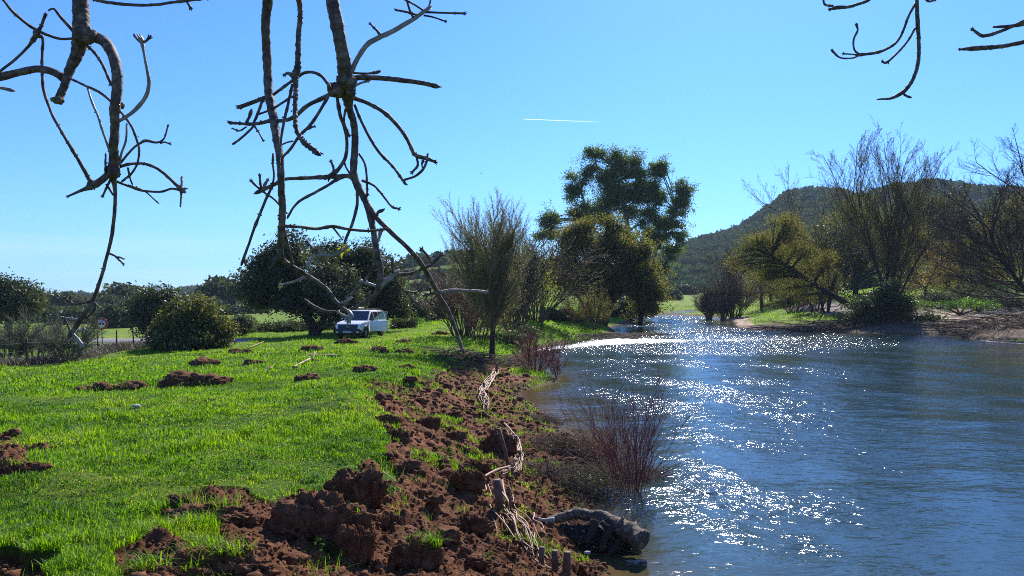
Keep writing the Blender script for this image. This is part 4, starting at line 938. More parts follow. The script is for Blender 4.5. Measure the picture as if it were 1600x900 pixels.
# broom shrubs at the left edge
BROOM = dict(levels=2, n=[12, 9], ang=[26, 26], len=[0.55, 0.5], rad=[0.6, 0.6], taper=0.4, wob=0.12, up=0.02, trunk=0.9, rmin=0.004)
BROOM['from'] = [0.2, 0.15]
GREENTWIG = mat_noise('broom_twig', [(0.3, (0.05, 0.055, 0.03)), (0.7, (0.13, 0.14, 0.085))], 1.5, 0.7, 0, None, 0.3)
for px, d, h, st, lab in [(15, 31, 70, 24, 'grey green broom at the left edge of the photograph'), (62, 32, 58, 22, 'middle grey green broom by the wire fence'), (108, 29.5, 58, 22, 'rightmost grey green broom in front of the fence posts')]:
    shrubby('broom_shrub', lab, px, d, h, BROOM, st, 0.75, GREENTWIG, LEAF_OLIVE, 0.5, 0.02, bm=GREENTWIG, group='broom shrubs by the wire fence')

# ------------------------------------------------------------------ road, wire fence, sign
ASPH = mat_noise('asphalt', [(0.3, (0.16, 0.155, 0.15)), (0.7, (0.26, 0.25, 0.24))], 6, 0.95, 0.2, 80, 0.2)
def road():
    xs = np.linspace(-42, -14, 60); y0 = 41.5 + (xs + 14) * -0.06
    b = Buf(); V = []
    for off, dz in ((-1.6, 0.02), (-1.5, 0.08), (1.5, 0.08), (1.6, 0.02)):
        z, _, _ = terrain(xs, y0); z = 0.50 + 0 * z
        V.append(np.stack([xs, y0 + off, z + dz], -1))
    V = np.concatenate(V); n = 60; j = np.arange(n - 1)
    q = np.concatenate([np.stack([k * n + j, k * n + j + 1, (k + 1) * n + j + 1, (k + 1) * n + j], -1) for k in range(3)])
    b.add(V, q); tag(b.build('road', ASPH), kind='structure')
road()
POSTM = mat_noise('post_rust', [(0.3, (0.035, 0.02, 0.015)), (0.7, (0.10, 0.05, 0.035))], 8, 0.8, 0.3, 40, 0.3)
WIRE = mat_noise('wire', [(0.3, (0.12, 0.11, 0.10)), (0.7, (0.25, 0.24, 0.22))], 8, 0.5, 0, None, 0.5)
def wire_fence():
    pts = []
    for px, py in [(-60, 582), (-10, 576), (41, 573), (84, 566), (122, 557), (154, 552), (182, 549), (208, 546), (229, 545), (246, 543)]:
        pts.append(hit(px, py))
    pts = np.array(pts); t = empty('wire_fence', pts[4], 'rusty post and wire fence between the meadow and the road', 'fence')
    for p in pts:
        b = Buf(); h = 0.95 + rng.random() * 0.1
        tube(b, np.array([p - [0, 0, .1], p + [rng.normal() * .02, 0, h * .5], p + [rng.normal() * .04, 0, h]]), [0.035, 0.033, 0.03], 5); b.build('post', POSTM, t)
    for k, hh in enumerate((0.3, 0.58, 0.88)):
        b = Buf()
        for a, c in zip(pts[:-1], pts[1:]):
            tt = np.linspace(0, 1, 6)[:, None]; L = a + (c - a) * tt + [0, 0, hh] - np.array([0, 0, 0.05]) * (4 * tt * (1 - tt)); tube(b, L, 0.006, 3, cap=False)
        b.build('wire', WIRE, t)
    return pts
FP = wire_fence()
def drygrass():
    b = Buf(); N = 15000
    s = rng.random(N) * (len(FP) - 1); i = s.astype(int); P = FP[i] + (FP[np.minimum(i + 1, len(FP) - 1)] - FP[i]) * (s - i)[:, None]
    P = P + np.stack([rng.normal(size=N) * .4, 1.6 + rng.normal(size=N) * 1.4, np.zeros(N)], -1); z, _, _ = terrain(P[:, 0], P[:, 1]); P[:, 2] = z - .02
    blade_mesh(b, P, 0.40 * (0.3 + rng.random(N)), np.full(N, 0.012), 0.2 + rng.random(N), rng.random(N) * 6.28, np.where(rng.random(N) < .6, rng.random(N), 0.1))
    tag(b.build('dry_grass', mat_leaf('dry_blade', (0.05, 0.045, 0.025), (0.22, 0.18, 0.12), 0.3, (1.2, 1.1, .8)), smooth=False), kind='stuff')
drygrass()
RED_P = mat_noise('sign_red', [(0.3, (0.42, 0.012, 0.02)), (0.7, (0.50, 0.02, 0.03))], 5, 0.4, 0, None, 0.5)
WHITE_P = mat_noise('sign_white', [(0.3, (0.62, 0.62, 0.64)), (0.7, (0.75, 0.75, 0.76))], 5, 0.45, 0, None, 0.5)
BLACK_P = mat_noise('black_paint', [(0.3, (0.012, 0.012, 0.014)), (0.7, (0.03, 0.03, 0.032))], 5, 0.5, 0, None, 0.4)
STEEL = mat_noise('galvanised_steel', [(0.3, (0.30, 0.30, 0.31)), (0.7, (0.45, 0.45, 0.46))], 6, 0.45, 0, None, 0.5, metal=0.6)
def disc(b, c, r0, r1, y, th, n=32):
    a = np.linspace(0, 6.2832, n, endpoint=False); co = np.stack([np.cos(a), np.zeros(n), np.sin(a)], -1)
    V = np.concatenate([c + co * r0 + [0, y, 0], c + co * r1 + [0, y, 0], c + co * r0 + [0, y + th, 0], c + co * r1 + [0, y + th, 0]]); k = (np.arange(n) + 1) % n; j = np.arange(n)
    q = np.concatenate([np.stack([j, n + j, n + k, k], -1), np.stack([n + j, 3 * n + j, 3 * n + k, n + k], -1), np.stack([2 * n + j, 2 * n + k, 3 * n + k, 3 * n + j], -1)])
    b.add(V, q)
def boxb(b, c, s, rot=None, a=0.5):
    c = np.asarray(c, float); h = np.asarray(s, float) / 2
    V = np.array([[x, y, z] for x in (-1, 1) for y in (-1, 1) for z in (-1, 1)]) * h
    if rot is not None: V = V @ np.array(rot).T
    b.add(V + c, [[0, 1, 3, 2], [4, 6, 7, 5], [0, 4, 5, 1], [2, 3, 7, 6], [0, 2, 6, 4], [1, 5, 7, 3]], None, a)
def sign():
    d = 39.0; c = PT(158.5, 506, d); g = ground_z(c[0], d)
    t = empty('traffic_sign', (c[0], d, g), 'round no overtaking sign with red rim on a steel post by the road', 'road sign')
    b = Buf(); tube(b, np.array([[c[0] + .06, d + .03, g - .2], [c[0] + .02, d + .03, (g + c[2]) / 2], [c[0], d + .03, c[2] + .2]]), 0.032, 8); b.build('post', STEEL, t)
    b = Buf(); disc(b, c, 0.0, 0.235, -0.004, 0.004); b.build('plate', WHITE_P, t)
    b = Buf(); disc(b, c, 0.215, 0.315, -0.008, 0.02); b.build('rim', RED_P, t)
    for dx, m in ((-0.085, RED_P), (0.085, BLACK_P)):
        b = Buf(); boxb(b, c + [dx, -0.009, -0.01], (0.135, 0.006, 0.05)); boxb(b, c + [dx, -0.009, 0.030], (0.08, 0.006, 0.034))
        boxb(b, c + [dx - .04, -0.009, -.045], (0.025, 0.006, 0.03)); boxb(b, c + [dx + .04, -0.009, -.045], (0.025, 0.006, 0.03)); b.build('car_symbol', BLACK_P, t)
sign()
# white sheep-like boulder beside the road
b = Buf(); p = hit(130, 524); lump(b, PT(130, 517, 70) , (0.5, 0.35, 0.35), 4, 3, 0.15)
tag(b.build('pale_boulder', mat_noise('pale_stone', [(0.3, (0.3, 0.28, 0.26)), (0.7, (0.5, 0.48, 0.45))], 5, 0.9, 0.4), origin=PT(130, 517, 70)), 'pale rounded boulder lying in the field left of the sign', 'boulder')

# ------------------------------------------------------------------ white pick-up with an open door
WHITEC = mat_noise('white_car_paint', [(0.3, (0.70, 0.71, 0.73)), (0.7, (0.80, 0.81, 0.82))], 2, 0.28, 0, None, 0.5)
DARKC = mat_noise('dark_plastic', [(0.3, (0.012, 0.014, 0.02)), (0.7, (0.03, 0.034, 0.045))], 5, 0.45, 0, None, 0.4)
TYRE = mat_noise('tyre_rubber', [(0.3, (0.012, 0.012, 0.012)), (0.7, (0.035, 0.033, 0.03))], 9, 0.9, 0.2, 60, 0.2)
def mat_glass(name, c, rough=0.05):
    m, n, l, b = M(name); b.inputs['Base Color'].default_value = (*c, 1); b.inputs['Roughness'].default_value = rough; b.inputs['Specular IOR Level'].default_value = 0.9; return m
GLASS = mat_glass('car_glass', (0.012, 0.018, 0.025))
LAMP = mat_glass('headlight_glass', (0.55, 0.58, 0.62), 0.15)
def smooth_mesh(name, V, Fc, mat, parent, bev=0.0, sub=False, M4=None):
    me = bpy.data.meshes.new(name); me.from_pydata([tuple(M4 @ Vector(v)) if M4 else v for v in V], [], Fc); me.update()
    bm = bmesh.new(); bm.from_mesh(me); bmesh.ops.recalc_face_normals(bm, faces=bm.faces[:])
    if bev: bmesh.ops.bevel(bm, geom=[e for e in bm.edges if e.calc_face_angle(0) > 0.35], offset=bev, segments=3, profile=0.6, affect='EDGES', clamp_overlap=True)
    bm.to_mesh(me); bm.free()
    for p in me.polygons: p.use_smooth = True
    try: me.set_sharp_from_angle(angle=R(38))
    except Exception: pass
    me.materials.append(mat); o = bpy.data.objects.new(name, me); COL.objects.link(o); o.parent = parent
    if parent: WLOC[o.name] = WLOC[parent.name]
    return o
def prism(name, prof, halfw, mat, parent, bev=0.02, top_in=0.0, ztop=None, zbot=None, M4=None, nose_in=0.0, xn=None):
    """side profile (x forward, z up) extruded across the width; the width narrows towards ztop and the nose"""
    n = len(prof); V = []
    for s in (-1, 1):
        for x, z in prof:
            w = halfw
            if top_in and z > zbot: w -= top_in * (z - zbot) / (ztop - zbot)
            if nose_in and x > xn: w -= nose_in * ((x - xn) / (prof_max(prof) - xn)) ** 2
            V.append((x, s * w, z))
    Fc = [list(range(n)), list(range(2 * n - 1, n - 1, -1))] + [[i, (i + 1) % n, n + (i + 1) % n, n + i] for i in range(n)]
    return smooth_mesh(name, V, Fc, mat, parent, bev, M4=M4)
def prof_max(p): return max(a for a, _ in p)
def quadp(name, P, mat, parent, th=0.01, bev=0.0):
    """a thin panel from four or more coplanar corners, thickness along its normal"""
    P = [Vector(p) for p in P]; nrm = (P[1] - P[0]).cross(P[2] - P[0]).normalized() * th; n = len(P)
    V = [tuple(p) for p in P] + [tuple(p + nrm) for p in P]
    Fc = [list(range(n)), list(range(2 * n - 1, n - 1, -1))] + [[i, (i + 1) % n, n + (i + 1) % n, n + i] for i in range(n)]
    return smooth_mesh(name, V, Fc, mat, parent, bev)
def pickup():
    d = 42.0; px = 554; x = (px - 800) / F * d; g = ground_z(x, d)
    root = bpy.data.objects.new('pickup_truck', None); COL.objects.link(root); root.location = (x, d + 2.0, g - 0.02)
    WLOC[root.name] = (0, 0, 0)
    root.rotation_euler = (0, 0, R(-90 - 9) )      # nose towards the camera, turned a little to its right
    root.scale = (0.86,) * 3
    tag(root, 'white pick up with dark bumper and open front door parked under the oaks', 'pickup')
    W = 0.92
    prism('body', [(-2.55, 0.55), (-2.6, 0.75), (-2.56, 1.08), (0.95, 1.10), (1.15, 1.13), (2.2, 1.04), (2.42, 0.94), (2.50, 0.80), (2.50, 0.52), (2.1, 0.42), (-2.2, 0.42)], W, WHITEC, root, 0.05, nose_in=0.13, xn=1.3)
    prism('cabin', [(-2.5, 1.08), (-2.45, 1.70), (-0.8, 1.80), (0.25, 1.77), (1.12, 1.12)], 0.86, WHITEC, root, 0.05, 0.17, 1.78, 1.1)
    prism('bumper', [(2.3, 0.30), (2.30, 0.62), (2.54, 0.66), (2.60, 0.60), (2.60, 0.36), (2.50, 0.28)], 0.88, DARKC, root, 0.04, nose_in=0.06, xn=2.3)
    prism('underbody', [(-2.3, 0.3), (-2.3, 0.5), (2.3, 0.5), (2.3, 0.3)], 0.80, DARKC, root, 0.02)
    quadp('grille', [(2.515, -0.62, 0.60), (2.515, 0.62, 0.60), (2.46, 0.66, 0.93), (2.46, -0.66, 0.93)], DARKC, root, 0.03)
    quadp('badge', [(2.55, -0.09, 0.76), (2.55, 0.09, 0.76), (2.545, 0.09, 0.81), (2.545, -0.09, 0.81)], STEEL, root, 0.012)
    pl = quadp('number_plate', [(2.615, -0.27, 0.42), (2.615, 0.27, 0.42), (2.615, 0.27, 0.53), (2.615, -0.27, 0.53)], WHITE_P, root, 0.012)
    for i in range(7):
        y = -0.19 + i * 0.063 + (0.02 if i > 3 else 0)
        q = quadp('character', [(2.628, y - .018, 0.445), (2.628, y + .018, 0.445), (2.628, y + .018, 0.505), (2.628, y - .018, 0.505)], BLACK_P, pl, 0.004)
    for s in (-1, 1):
        quadp('headlight', [(2.50, s * 0.64, 0.72), (2.36, s * 0.87, 0.74), (2.30, s * 0.88, 0.96), (2.44, s * 0.64, 0.93)][::s], LAMP, root, 0.03, 0.01)
        quadp('fog_lamp', [(2.60, s * 0.60, 0.40), (2.58, s * 0.74, 0.40), (2.58, s * 0.74, 0.50), (2.60, s * 0.60, 0.50)][::s], LAMP, root, 0.02)
        # mirror
        b = Buf(); lump(b, (0.95, s * 1.06, 1.20), (0.07, 0.13, 0.11), 2, 2, 0.05); b.build('mirror', DARKC, root)
        for ax in (1.62, -1.55):
            w = bpy.data.objects.new('wheel', None); COL.objects.link(w); w.parent = root; w.location = (ax, s * 0.80, 0.37); WLOC[w.name] = (0, 0, 0)
            b = Buf(); th = np.linspace(0, 6.2832, 28, endpoint=False)
            ring = [(0.22, -.11), (0.33, -.12), (0.37, -.08), (0.375, 0), (0.37, .08), (0.33, .12), (0.22, .11)]
            V = np.concatenate([np.stack([r_ * np.cos(th), np.full(28, y_), r_ * np.sin(th)], -1) for r_, y_ in ring]); k = (np.arange(28) + 1) % 28; j = np.arange(28)
            b.add(V, np.concatenate([np.stack([m_ * 28 + j, m_ * 28 + k, (m_ + 1) * 28 + k, (m_ + 1) * 28 + j], -1) for m_ in range(6)])); b.build('tyre', TYRE, w)
            b = Buf(); tube(b, np.array([[0, -0.08, 0], [0, 0.08, 0]]), 0.20, 24)
            for a_ in range(6): boxb(b, (0.11 * math.cos(a_ * 1.047), s * 0.09, 0.11 * math.sin(a_ * 1.047)), (0.05, 0.03, 0.05))
            b.build('rim', STEEL, w)
        # wheel arch lips
        for ax in (1.62, -1.55):
            b = Buf(); a_ = np.linspace(0.1, math.pi - 0.1, 14); tube(b, np.stack([ax + 0.44 * np.cos(a_), np.full(14, s * 0.90), 0.40 + 0.42 * np.sin(a_)], -1), 0.035, 6); b.build('wheel_arch', DARKC, root)
        # side windows, 3 mm proud of the cabin side
        yz = lambda z: s * (0.86 - 0.17 * (z - 1.1) / 0.68 + 0.004)
        for xa, xb, xc, xd in ((0.98, 0.30, 0.22, -0.05), (-0.15, -0.95, -0.95, -0.15), (-1.05, -2.3, -2.3, -1.05)):
            if xa > 0.9: P = [(0.96, yz(1.17), 1.17), (0.22, yz(1.68), 1.68), (-0.05, yz(1.68), 1.68), (-0.05, yz(1.17), 1.17)]
            else: P = [(xa, yz(1.17), 1.17), (xa, yz(1.68), 1.68), (xb, yz(1.66), 1.66), (xb, yz(1.17), 1.17)]
            quadp('side_window', P[::-s], GLASS, root, 0.006)
        b = Buf(); tube(b, np.array([[0.1, s * 0.60, 1.86], [-2.2, s * 0.60, 1.82]]), 0.018, 6)
        for xx in (0.05, -1.0, -2.1): tube(b, np.array([[xx, s * 0.60, 1.74], [xx, s * 0.60, 1.86]]), 0.018, 6)
        b.build('roof_rail', DARKC, root)
    quadp('windscreen', [(1.075, -0.76, 1.165), (1.075, 0.76, 1.165), (0.33, 0.66, 1.73), (0.33, -0.66, 1.73)], GLASS, root, 0.012)
    for xx in (-0.1, -1.3):
        b = Buf(); tube(b, np.array([[xx, -0.72, 1.885], [xx, 0.72, 1.885]]), 0.022, 6); b.build('roof_bar', DARKC, root)
    b = Buf(); tube(b, np.array([[-1.3, -0.3, 1.93], [0.3, -0.25, 1.94]]), 0.03, 6); b.build('roof_load', STEEL, root)
    # open door on its left flank, hinged at the front
    dr = bpy.data.objects.new('open_door', None); COL.objects.link(dr); dr.parent = root; dr.location = (0.98, 0.93, 0); dr.rotation_euler = (0, 0, R(-72)); WLOC[dr.name] = (0, 0, 0)
    quadp('door_panel', [(0, 0, 0.46), (-1.12, 0, 0.46), (-1.12, 0, 1.14), (0, 0, 1.14)], WHITEC, dr, 0.07, 0.015)
    b = Buf()
    L = np.array([(0, -0.035, 1.14), (-0.05, -0.035, 1.17), (-0.72, -0.06, 1.72), (-1.10, -0.06, 1.70), (-1.12, -0.035, 1.14)]); tube(b, L[:3], 0.03, 6); tube(b, L[2:4], 0.03, 6); tube(b, L[3:], 0.035, 6); b.build('window_frame', DARKC, dr)
    pane = mat_glass('clear_pane', (0.35, 0.5, 0.45), 0.1); pn = pane.node_tree.nodes; tr = pn.new('ShaderNodeBsdfTransparent'); ms = pn.new('ShaderNodeMixShader'); ms.inputs[0].default_value = 0.35
    pane.node_tree.links.new(tr.outputs[0], ms.inputs[1]); pane.node_tree.links.new(pn['Principled BSDF'].outputs[0], ms.inputs[2]); pane.node_tree.links.new(ms.outputs[0], pn['Material Output'].inputs[0])
    quadp('pane', [(-0.06, -0.045, 1.15), (-0.70, -0.06, 1.70), (-1.08, -0.06, 1.68), (-1.10, -0.045, 1.15)], pane, dr, 0.006)
    quadp('door_handle', [(-0.92, 0.002, 0.99), (-1.08, 0.002, 0.99), (-1.08, 0.002, 1.03), (-0.92, 0.002, 1.03)][::-1], DARKC, dr, 0.03)
    b = Buf(); boxb(b, (-0.42, 0.004, 0.93), (0.05, 0.008, 0.11)); boxb(b, (-0.42, 0.004, 0.86), (0.16, 0.008, 0.035))
    for i in range(6): boxb(b, (-0.56 - i * 0.05, 0.004, 0.90), (0.03, 0.008, 0.035))
    b.build('door_emblem', mat_noise('emblem_green', [(0.3, (0.01, 0.05, 0.06)), (0.7, (0.015, 0.06, 0.07))], 5, 0.5, 0), dr)
pickup()

# ------------------------------------------------------------------ things lying on the meadow
def mound(label, px, py, wpx, hpx, seed, sodded=False):
    p = hit(px, py); d = p[1]; w = wpx * d / F / 2; g = ground_z(p[0], p[1]); h = max(hpx * d / F * 0.9, 0.10)
    t = empty('soil_mound', (p[0], p[1], g), label, 'soil mound', 'dug soil heaps on the meadow')
    b = Buf(); m = max(4, int(w / 0.16))
    for i in range(m * 3):
        u = rng.uniform(-1, 1); q = np.array([p[0] + u * w * 0.9, p[1] + rng.normal() * w * 0.22, 0]); q[2] = g - 0.02
        s = (0.10 + 0.10 * rng.random()) * (1 - 0.5 * abs(u)) * min(1.6, 0.5 + w); lump(b, q + [0, 0, s * .2], (s * 1.5, s * 1.2, min(s, h) * (0.7 + 0.7 * rng.random())), seed * 31 + i, 4, 0.8)
    b.build('earth', SOILM, t)
    tb = Buf(); tuft(tb, p + [w * 0.3, -0.1, 0.05], 24, 0.12, w * 0.8); tuft(tb, p + [-w * 0.4, -0.15, 0.03], 20, 0.11, w * 0.8); tb.build('grass_tuft', GRASS, t, smooth=False)
for i, (lab, px, py, w, h) in enumerate([
    ('long thin soil heap left of the biggest meadow heap', 178, 606, 95, 9), ('biggest dark soil heap in the middle of the meadow', 305, 602, 105, 20), ('flat soil heap just behind the biggest one', 312, 573, 50, 8),
    ('soil heap right of centre on the meadow', 408, 568, 48, 12), ('small twin soil heap in front of the oak shadow', 378, 553, 36, 10), ('flat soil heap in front of the vehicle shadow', 490, 549, 42, 8),
    ('low soil heap directly in front of the vehicle bumper', 541, 537, 36, 6), ('soil heap right of the vehicle nose', 592, 551, 30, 10), ('pointed soil heap beyond the cross shaped stake', 634, 552, 26, 18), ('soil heap beside the open vehicle door', 632, 536, 26, 10),
    ('soil heap on the crest above the dug bank', 570, 582, 38, 12), ('single clod on the grassy crest', 634, 580, 18, 14), ('thin brown scrape on the meadow left of the crest', 482, 597, 34, 8), ('small heap near the drooping branch tip', 690, 522, 30, 7)]):
    mound(lab, px, py, w, h, i + 3)
def sod(label, px, py, wpx, hpx, seed, n=70, gh=0.14, depth=0.7, droop=0.6, dark=False, dz=0.0, flip=False):
    """an upturned clump of turf: earth with grass hanging from it"""
    p = hit(px, py); d = p[1]; k = d / F; w, h = wpx * k / 2, hpx * k; g = ground_z(p[0], p[1])
    t = empty('sod_clump', (p[0], p[1], g), label, 'sod', 'upturned turf clods')
    b = Buf()
    for i in range(5):
        u = (i - 2) / 2.4
        lump(b, (p[0] + u * w * 0.8, p[1] + rng.normal() * .03, g + h * (0.16 + 0.12 * rng.random()) + dz), (w * 0.55, w * depth * 0.55, h * 0.55 * (1 - 0.35 * abs(u))), seed * 17 + i, 5, 0.75)
    b.build('earth', SOILM, t)
    if n:
        tb = Buf()
        for i in range(6):
            u = rng.uniform(-0.9, 0.9); tuft(tb, (p[0] + u * w, p[1] + w * depth * 0.15, g + h * 0.55 + dz), n // 6, gh, w * 0.6, 0.0065, 0.3, 0.97 if not dark else 0.5, droop)
        tb.build('grass_tuft', GRASS, t, smooth=False)
sod('left sod of the lower left row with dangling pale roots', 255, 893, 130, 46, 1, 160, 0.13, droop=1.1)
sod('right sod of the lower left row with yellowish grass on top', 355, 890, 130, 62, 2, 260, 0.15, droop=1.0)
sod('large dark sod standing on edge above the loose soil', 500, 835, 130, 92, 3, 30, 0.08, depth=0.5)
sod('wedge shaped sod on the edge of the lawn above the dark one', 556, 778, 80, 62, 4, 24, 0.08, depth=0.5)
sod('sharp pointed clod in the loose soil right of the dark sod', 551, 860, 52, 66, 5, 0, depth=0.6)
sod('grassy sod with drooping blades in the bottom centre', 652, 875, 62, 58, 6, 240, 0.15, droop=0.9)
sod('sod at the left edge with turf hanging down its face', 8, 738, 60, 48, 7, 90, 0.10, droop=1.0)
sod('smaller sod right of the left edge sod', 45, 734, 56, 26, 8, 60, 0.08)
sod('dark sod under the weeds at the lawn edge', 330, 815, 110, 38, 9, 120, 0.15, dark=True)
sod('round clod in the middle of the dug bank', 668, 668, 30, 26, 10, 0)
sod('clod below the first round clod on the bank', 618, 692, 34, 30, 11, 20, .06)
sod('large clod leaning on the upper willow fence', 778, 710, 44, 44, 12, 0, depth=0.6)
sod('clod beside the leaning stake', 742, 742, 40, 30, 13, 14, .07)
sod('clod low on the bank above the loose rods', 738, 842, 52, 34, 14, 0)
sod('clod between the pointed clod and the drooping sod', 600, 812, 48, 34, 15, 14, .07)
sod('clod near the lawn edge above the middle of the bank', 604, 660, 38, 24, 16, 60, .1)
sod('dark clod under the grass tuft right of the lawn', 730, 775, 46, 36, 17, 40, .09)
CL = ['clod at the top of the dug bank near the drooping branch', 'clod on the lawn edge below the crest heap', 'clod right of the lawn edge halfway down the bank', 'clod touching the ragged lawn edge', 'small clod high on the bank beside green tufts', 'clod in the centre of the dug bank', 'clod above the leaning stake', 'clod just right of the lawn corner', 'clod left of the nearest wattle top', 'clod behind the big standing sod', 'clod between drooping sod and lawn corner', 'clod left of the pointed clod', 'clod in the hollow under the lawn edge', 'clod right of the drooping sod', 'clod between the two wattle rods bundles', 'clod below the wedge shaped sod', 'clod at the bottom edge right of the drooping sod', 'clod at the bottom edge left of the pointed clod', 'small clod left of the middle wattle', 'small clod high on the bank left of the farthest wattle']
for i, (px, py, w, h) in enumerate([(690, 560, 20, 10), (640, 600, 22, 14), (655, 630, 24, 14), (615, 628, 24, 14), (700, 610, 18, 12), (690, 730, 26, 20), (715, 690, 24, 18), (640, 740, 30, 22), (680, 790, 30, 20), (560, 800, 34, 22), (640, 820, 30, 20), (460, 860, 40, 26), (430, 822, 36, 20), (700, 850, 40, 24), (800, 800, 24, 16), (590, 870, 30, 22), (745, 885, 36, 22), (500, 893, 40, 18), (755, 650, 18, 14), (712, 655, 20, 14)]):
    p = hit(px, py); k = p[1] / F; g = ground_z(p[0], p[1]); b = Buf(); lump(b, (p[0], p[1], g + h * k * .25), (w * k * .42, w * k * .34, h * k * .42), 90 + i, 4, 0.9)
    tag(b.build('soil_clod', SOILM, origin=(p[0], p[1], g)), 'brown ' + CL[i], 'soil clod', 'loose clods on the dug bank')
# grass tufts among the soil and weeds in the lawn: ground cover
def cover():
    b = Buf()
    for px, py, n, h, s in [(470, 885, 90, .15, .25), (500, 862, 60, .12, .2), (545, 795, 50, .10, .16), (545, 770, 40, .1, .12), (600, 775, 50, .09, .2), (625, 775, 40, .08, .2), (640, 650, 60, .09, .3), (650, 755, 40, .08, .15), (700, 765, 50, .1, .2), (660, 800, 40, .1, .1),
                            (715, 795, 50, .09, .15), (765, 690, 60, .08, .2), (745, 660, 80, .08, .4), (735, 650, 80, .08, .4), (775, 740, 50, .09, .15), (700, 645, 60, .08, .3), (845, 600, 90, .1, .8), (830, 590, 90, .1, .8), (815, 640, 80, .1, .5), (835, 660, 70, .1, .4), (820, 680, 50, .08, .3),
                            (800, 770, 30, .07, .1), (820, 800, 30, .07, .1), (852, 700, 40, .08, .2), (905, 700, 60, .10, .25), (930, 695, 60, .10, .25), (900, 790, 30, .08, .1), (40, 896, 60, .12, .2), (130, 840, 120, .22, .35), (150, 850, 80, .22, .2), (90, 835, 60, .18, .3), (420, 780, 60, .12, .3), (600, 730, 70, .12, .25), (590, 745, 60, .12, .2),
                            (300, 893, 160, .16, .3), (250, 897, 120, .14, .3), (650, 600, 60, .09, .3), (600, 600, 60, .1, .3), (560, 600, 120, .14, .6), (660, 700, 40, .08, .15), (810, 898, 14, .1, .1), (945, 875, 14, .1, .05), (730, 555, 60, .2, .8)]:
        p = hit(px, py); sc = max(1.0, p[1] / 11); p[2] = ground_z(p[0], p[1]) - 0.01; tuft(b, p, n, h * min(sc, 1.5), s * 2, 0.0045 * sc, 0.15, 0.85, 0.8)
    tag(b.build('grass_tufts', GRASS, smooth=False), kind='stuff')
    b = Buf()
    for px, py, n, rad in [(340, 745, 420, .42), (300, 765, 260, .25), (380, 735, 240, .25), (570, 600, 220, .45), (600, 595, 160, .4), (690, 565, 160, .9), (720, 560, 140, .9), (305, 640, 130, .35), (215, 660, 90, .3), (700, 535, 260, 1.6), (490, 755, 70, .1), (510, 855, 120, .12), (540, 775, 60, .08), (858, 800, 40, .08), (890, 805, 30, .06),
                            (180, 780, 160, .4), (60, 640, 120, .5), (430, 660, 200, .6), (480, 690, 160, .4), (240, 700, 120, .3), (520, 640, 140, .5), (820, 520, 420, 2.2), (850, 515, 420, 2.2), (870, 522, 300, 1.8), (790, 545, 200, 1.2), (765, 890, 20, .05), (620, 770, 60, .1), (700, 700, 50, .12), (120, 700, 200, .5), (330, 690, 160, .35), (90, 760, 220, .35), (260, 600, 200, 1.0), (480, 620, 200, .8), (380, 620, 160, .7), (140, 600, 200, 1.4), (560, 690, 180, .4), (520, 720, 150, .3), (420, 560, 200, 1.6), (600, 560, 260, 1.4), (30, 800, 160, .3), (210, 820, 160, .22), (640, 545, 260, 1.2)]:
        p = hit(px, py); sc = max(1.0, p[1] / 9); C = p + rng.normal(size=(n, 3)) * [rad * .6, rad * .6, 0]; z, _, _ = terrain(C[:, 0], C[:, 1]); C[:, 2] = z + rng.random(n) * 0.09 * min(sc, 3)
        leaves(b, C, 0.016 * sc, 0.55, 1.0)
    tag(b.build('broadleaf_weeds', mat_leaf('leaf_weed', (0.02, 0.06, 0.010), (0.08, 0.17, 0.022), 0.4, (1.5, 1.7, .4), 0.65, 0.12), smooth=False), kind='stuff')
cover()

# stakes and sticks lying on the lawn
PEEL = mat_noise('peeled_wood', [(0.25, (0.12, 0.055, 0.028)), (0.5, (0.30, 0.165, 0.085)), (0.8, (0.48, 0.31, 0.18))], 14, 0.6, 0.3, 60, 0.4, dist=0.004)
GREYW = mat_noise('grey_wood', [(0.3, (0.080, 0.040, 0.024)), (0.7, (0.22, 0.12, 0.075))], 14, 0.75, 0.4, 60, 0.3, dist=0.004)
def stick(name, label, cat, pts, w, mat, lift=0.02, sides=6, group=None):
    P = []
    for (a, c) in pts:
        q = hit(a, c); q[2] = ground_z(q[0], q[1]) + lift; P.append(q)
    P = np.array(P); r = w * P[:, 1].mean() / F / 2; b = Buf(); Q = resample(np.column_stack([P, np.full(len(P), r)]), 5) if len(P) > 2 else np.column_stack([P, np.full(len(P), r)])
    tube(b, Q[:, :3], Q[:, 3], sides, rough=0.2)
    return tag(b.build(name, mat, origin=P[0]), label, cat, group)
stick('wooden_plank', 'pale sawn stake lying flat across the lawn', 'stake', [(480, 558), (529, 559)], 4.5, PEEL, 0.05, 4)
stick('wooden_stake', 'short pale stake standing beside the flat plank', 'stake', [(489, 565), (492, 553)], 3, PEEL, 0.08, 4)
stick('wooden_stake', 'leaning pale stick left of the flat plank', 'stake', [(458, 576), (476, 569), (484, 565)], 4, PEEL, 0.06, 5)
stick('wooden_stake', 'dark short stick at the left of the lawn sticks', 'stake', [(405, 588), (424, 580)], 4.5, GREYW, 0.05, 5)
stick('fallen_twig', 'pale twig lying near the evergreen bush', 'stick', [(288, 558), (320, 557)], 2.0, GREYW, 0.05)
stick('fallen_twig', 'second pale twig right of the first near the bush', 'stick', [(322, 551), (348, 553)], 2.0, GREYW, 0.05)
stick('fallen_twig', 'long pale cane lying before the oak shadow', 'stick', [(386, 548), (412, 536)], 1.6, PEEL, 0.1)
stick('fallen_twig', 'thin straight straw on the soil right of the sod', 'stick', [(600, 738), (620, 760)], 1.6, PEEL, 0.05)
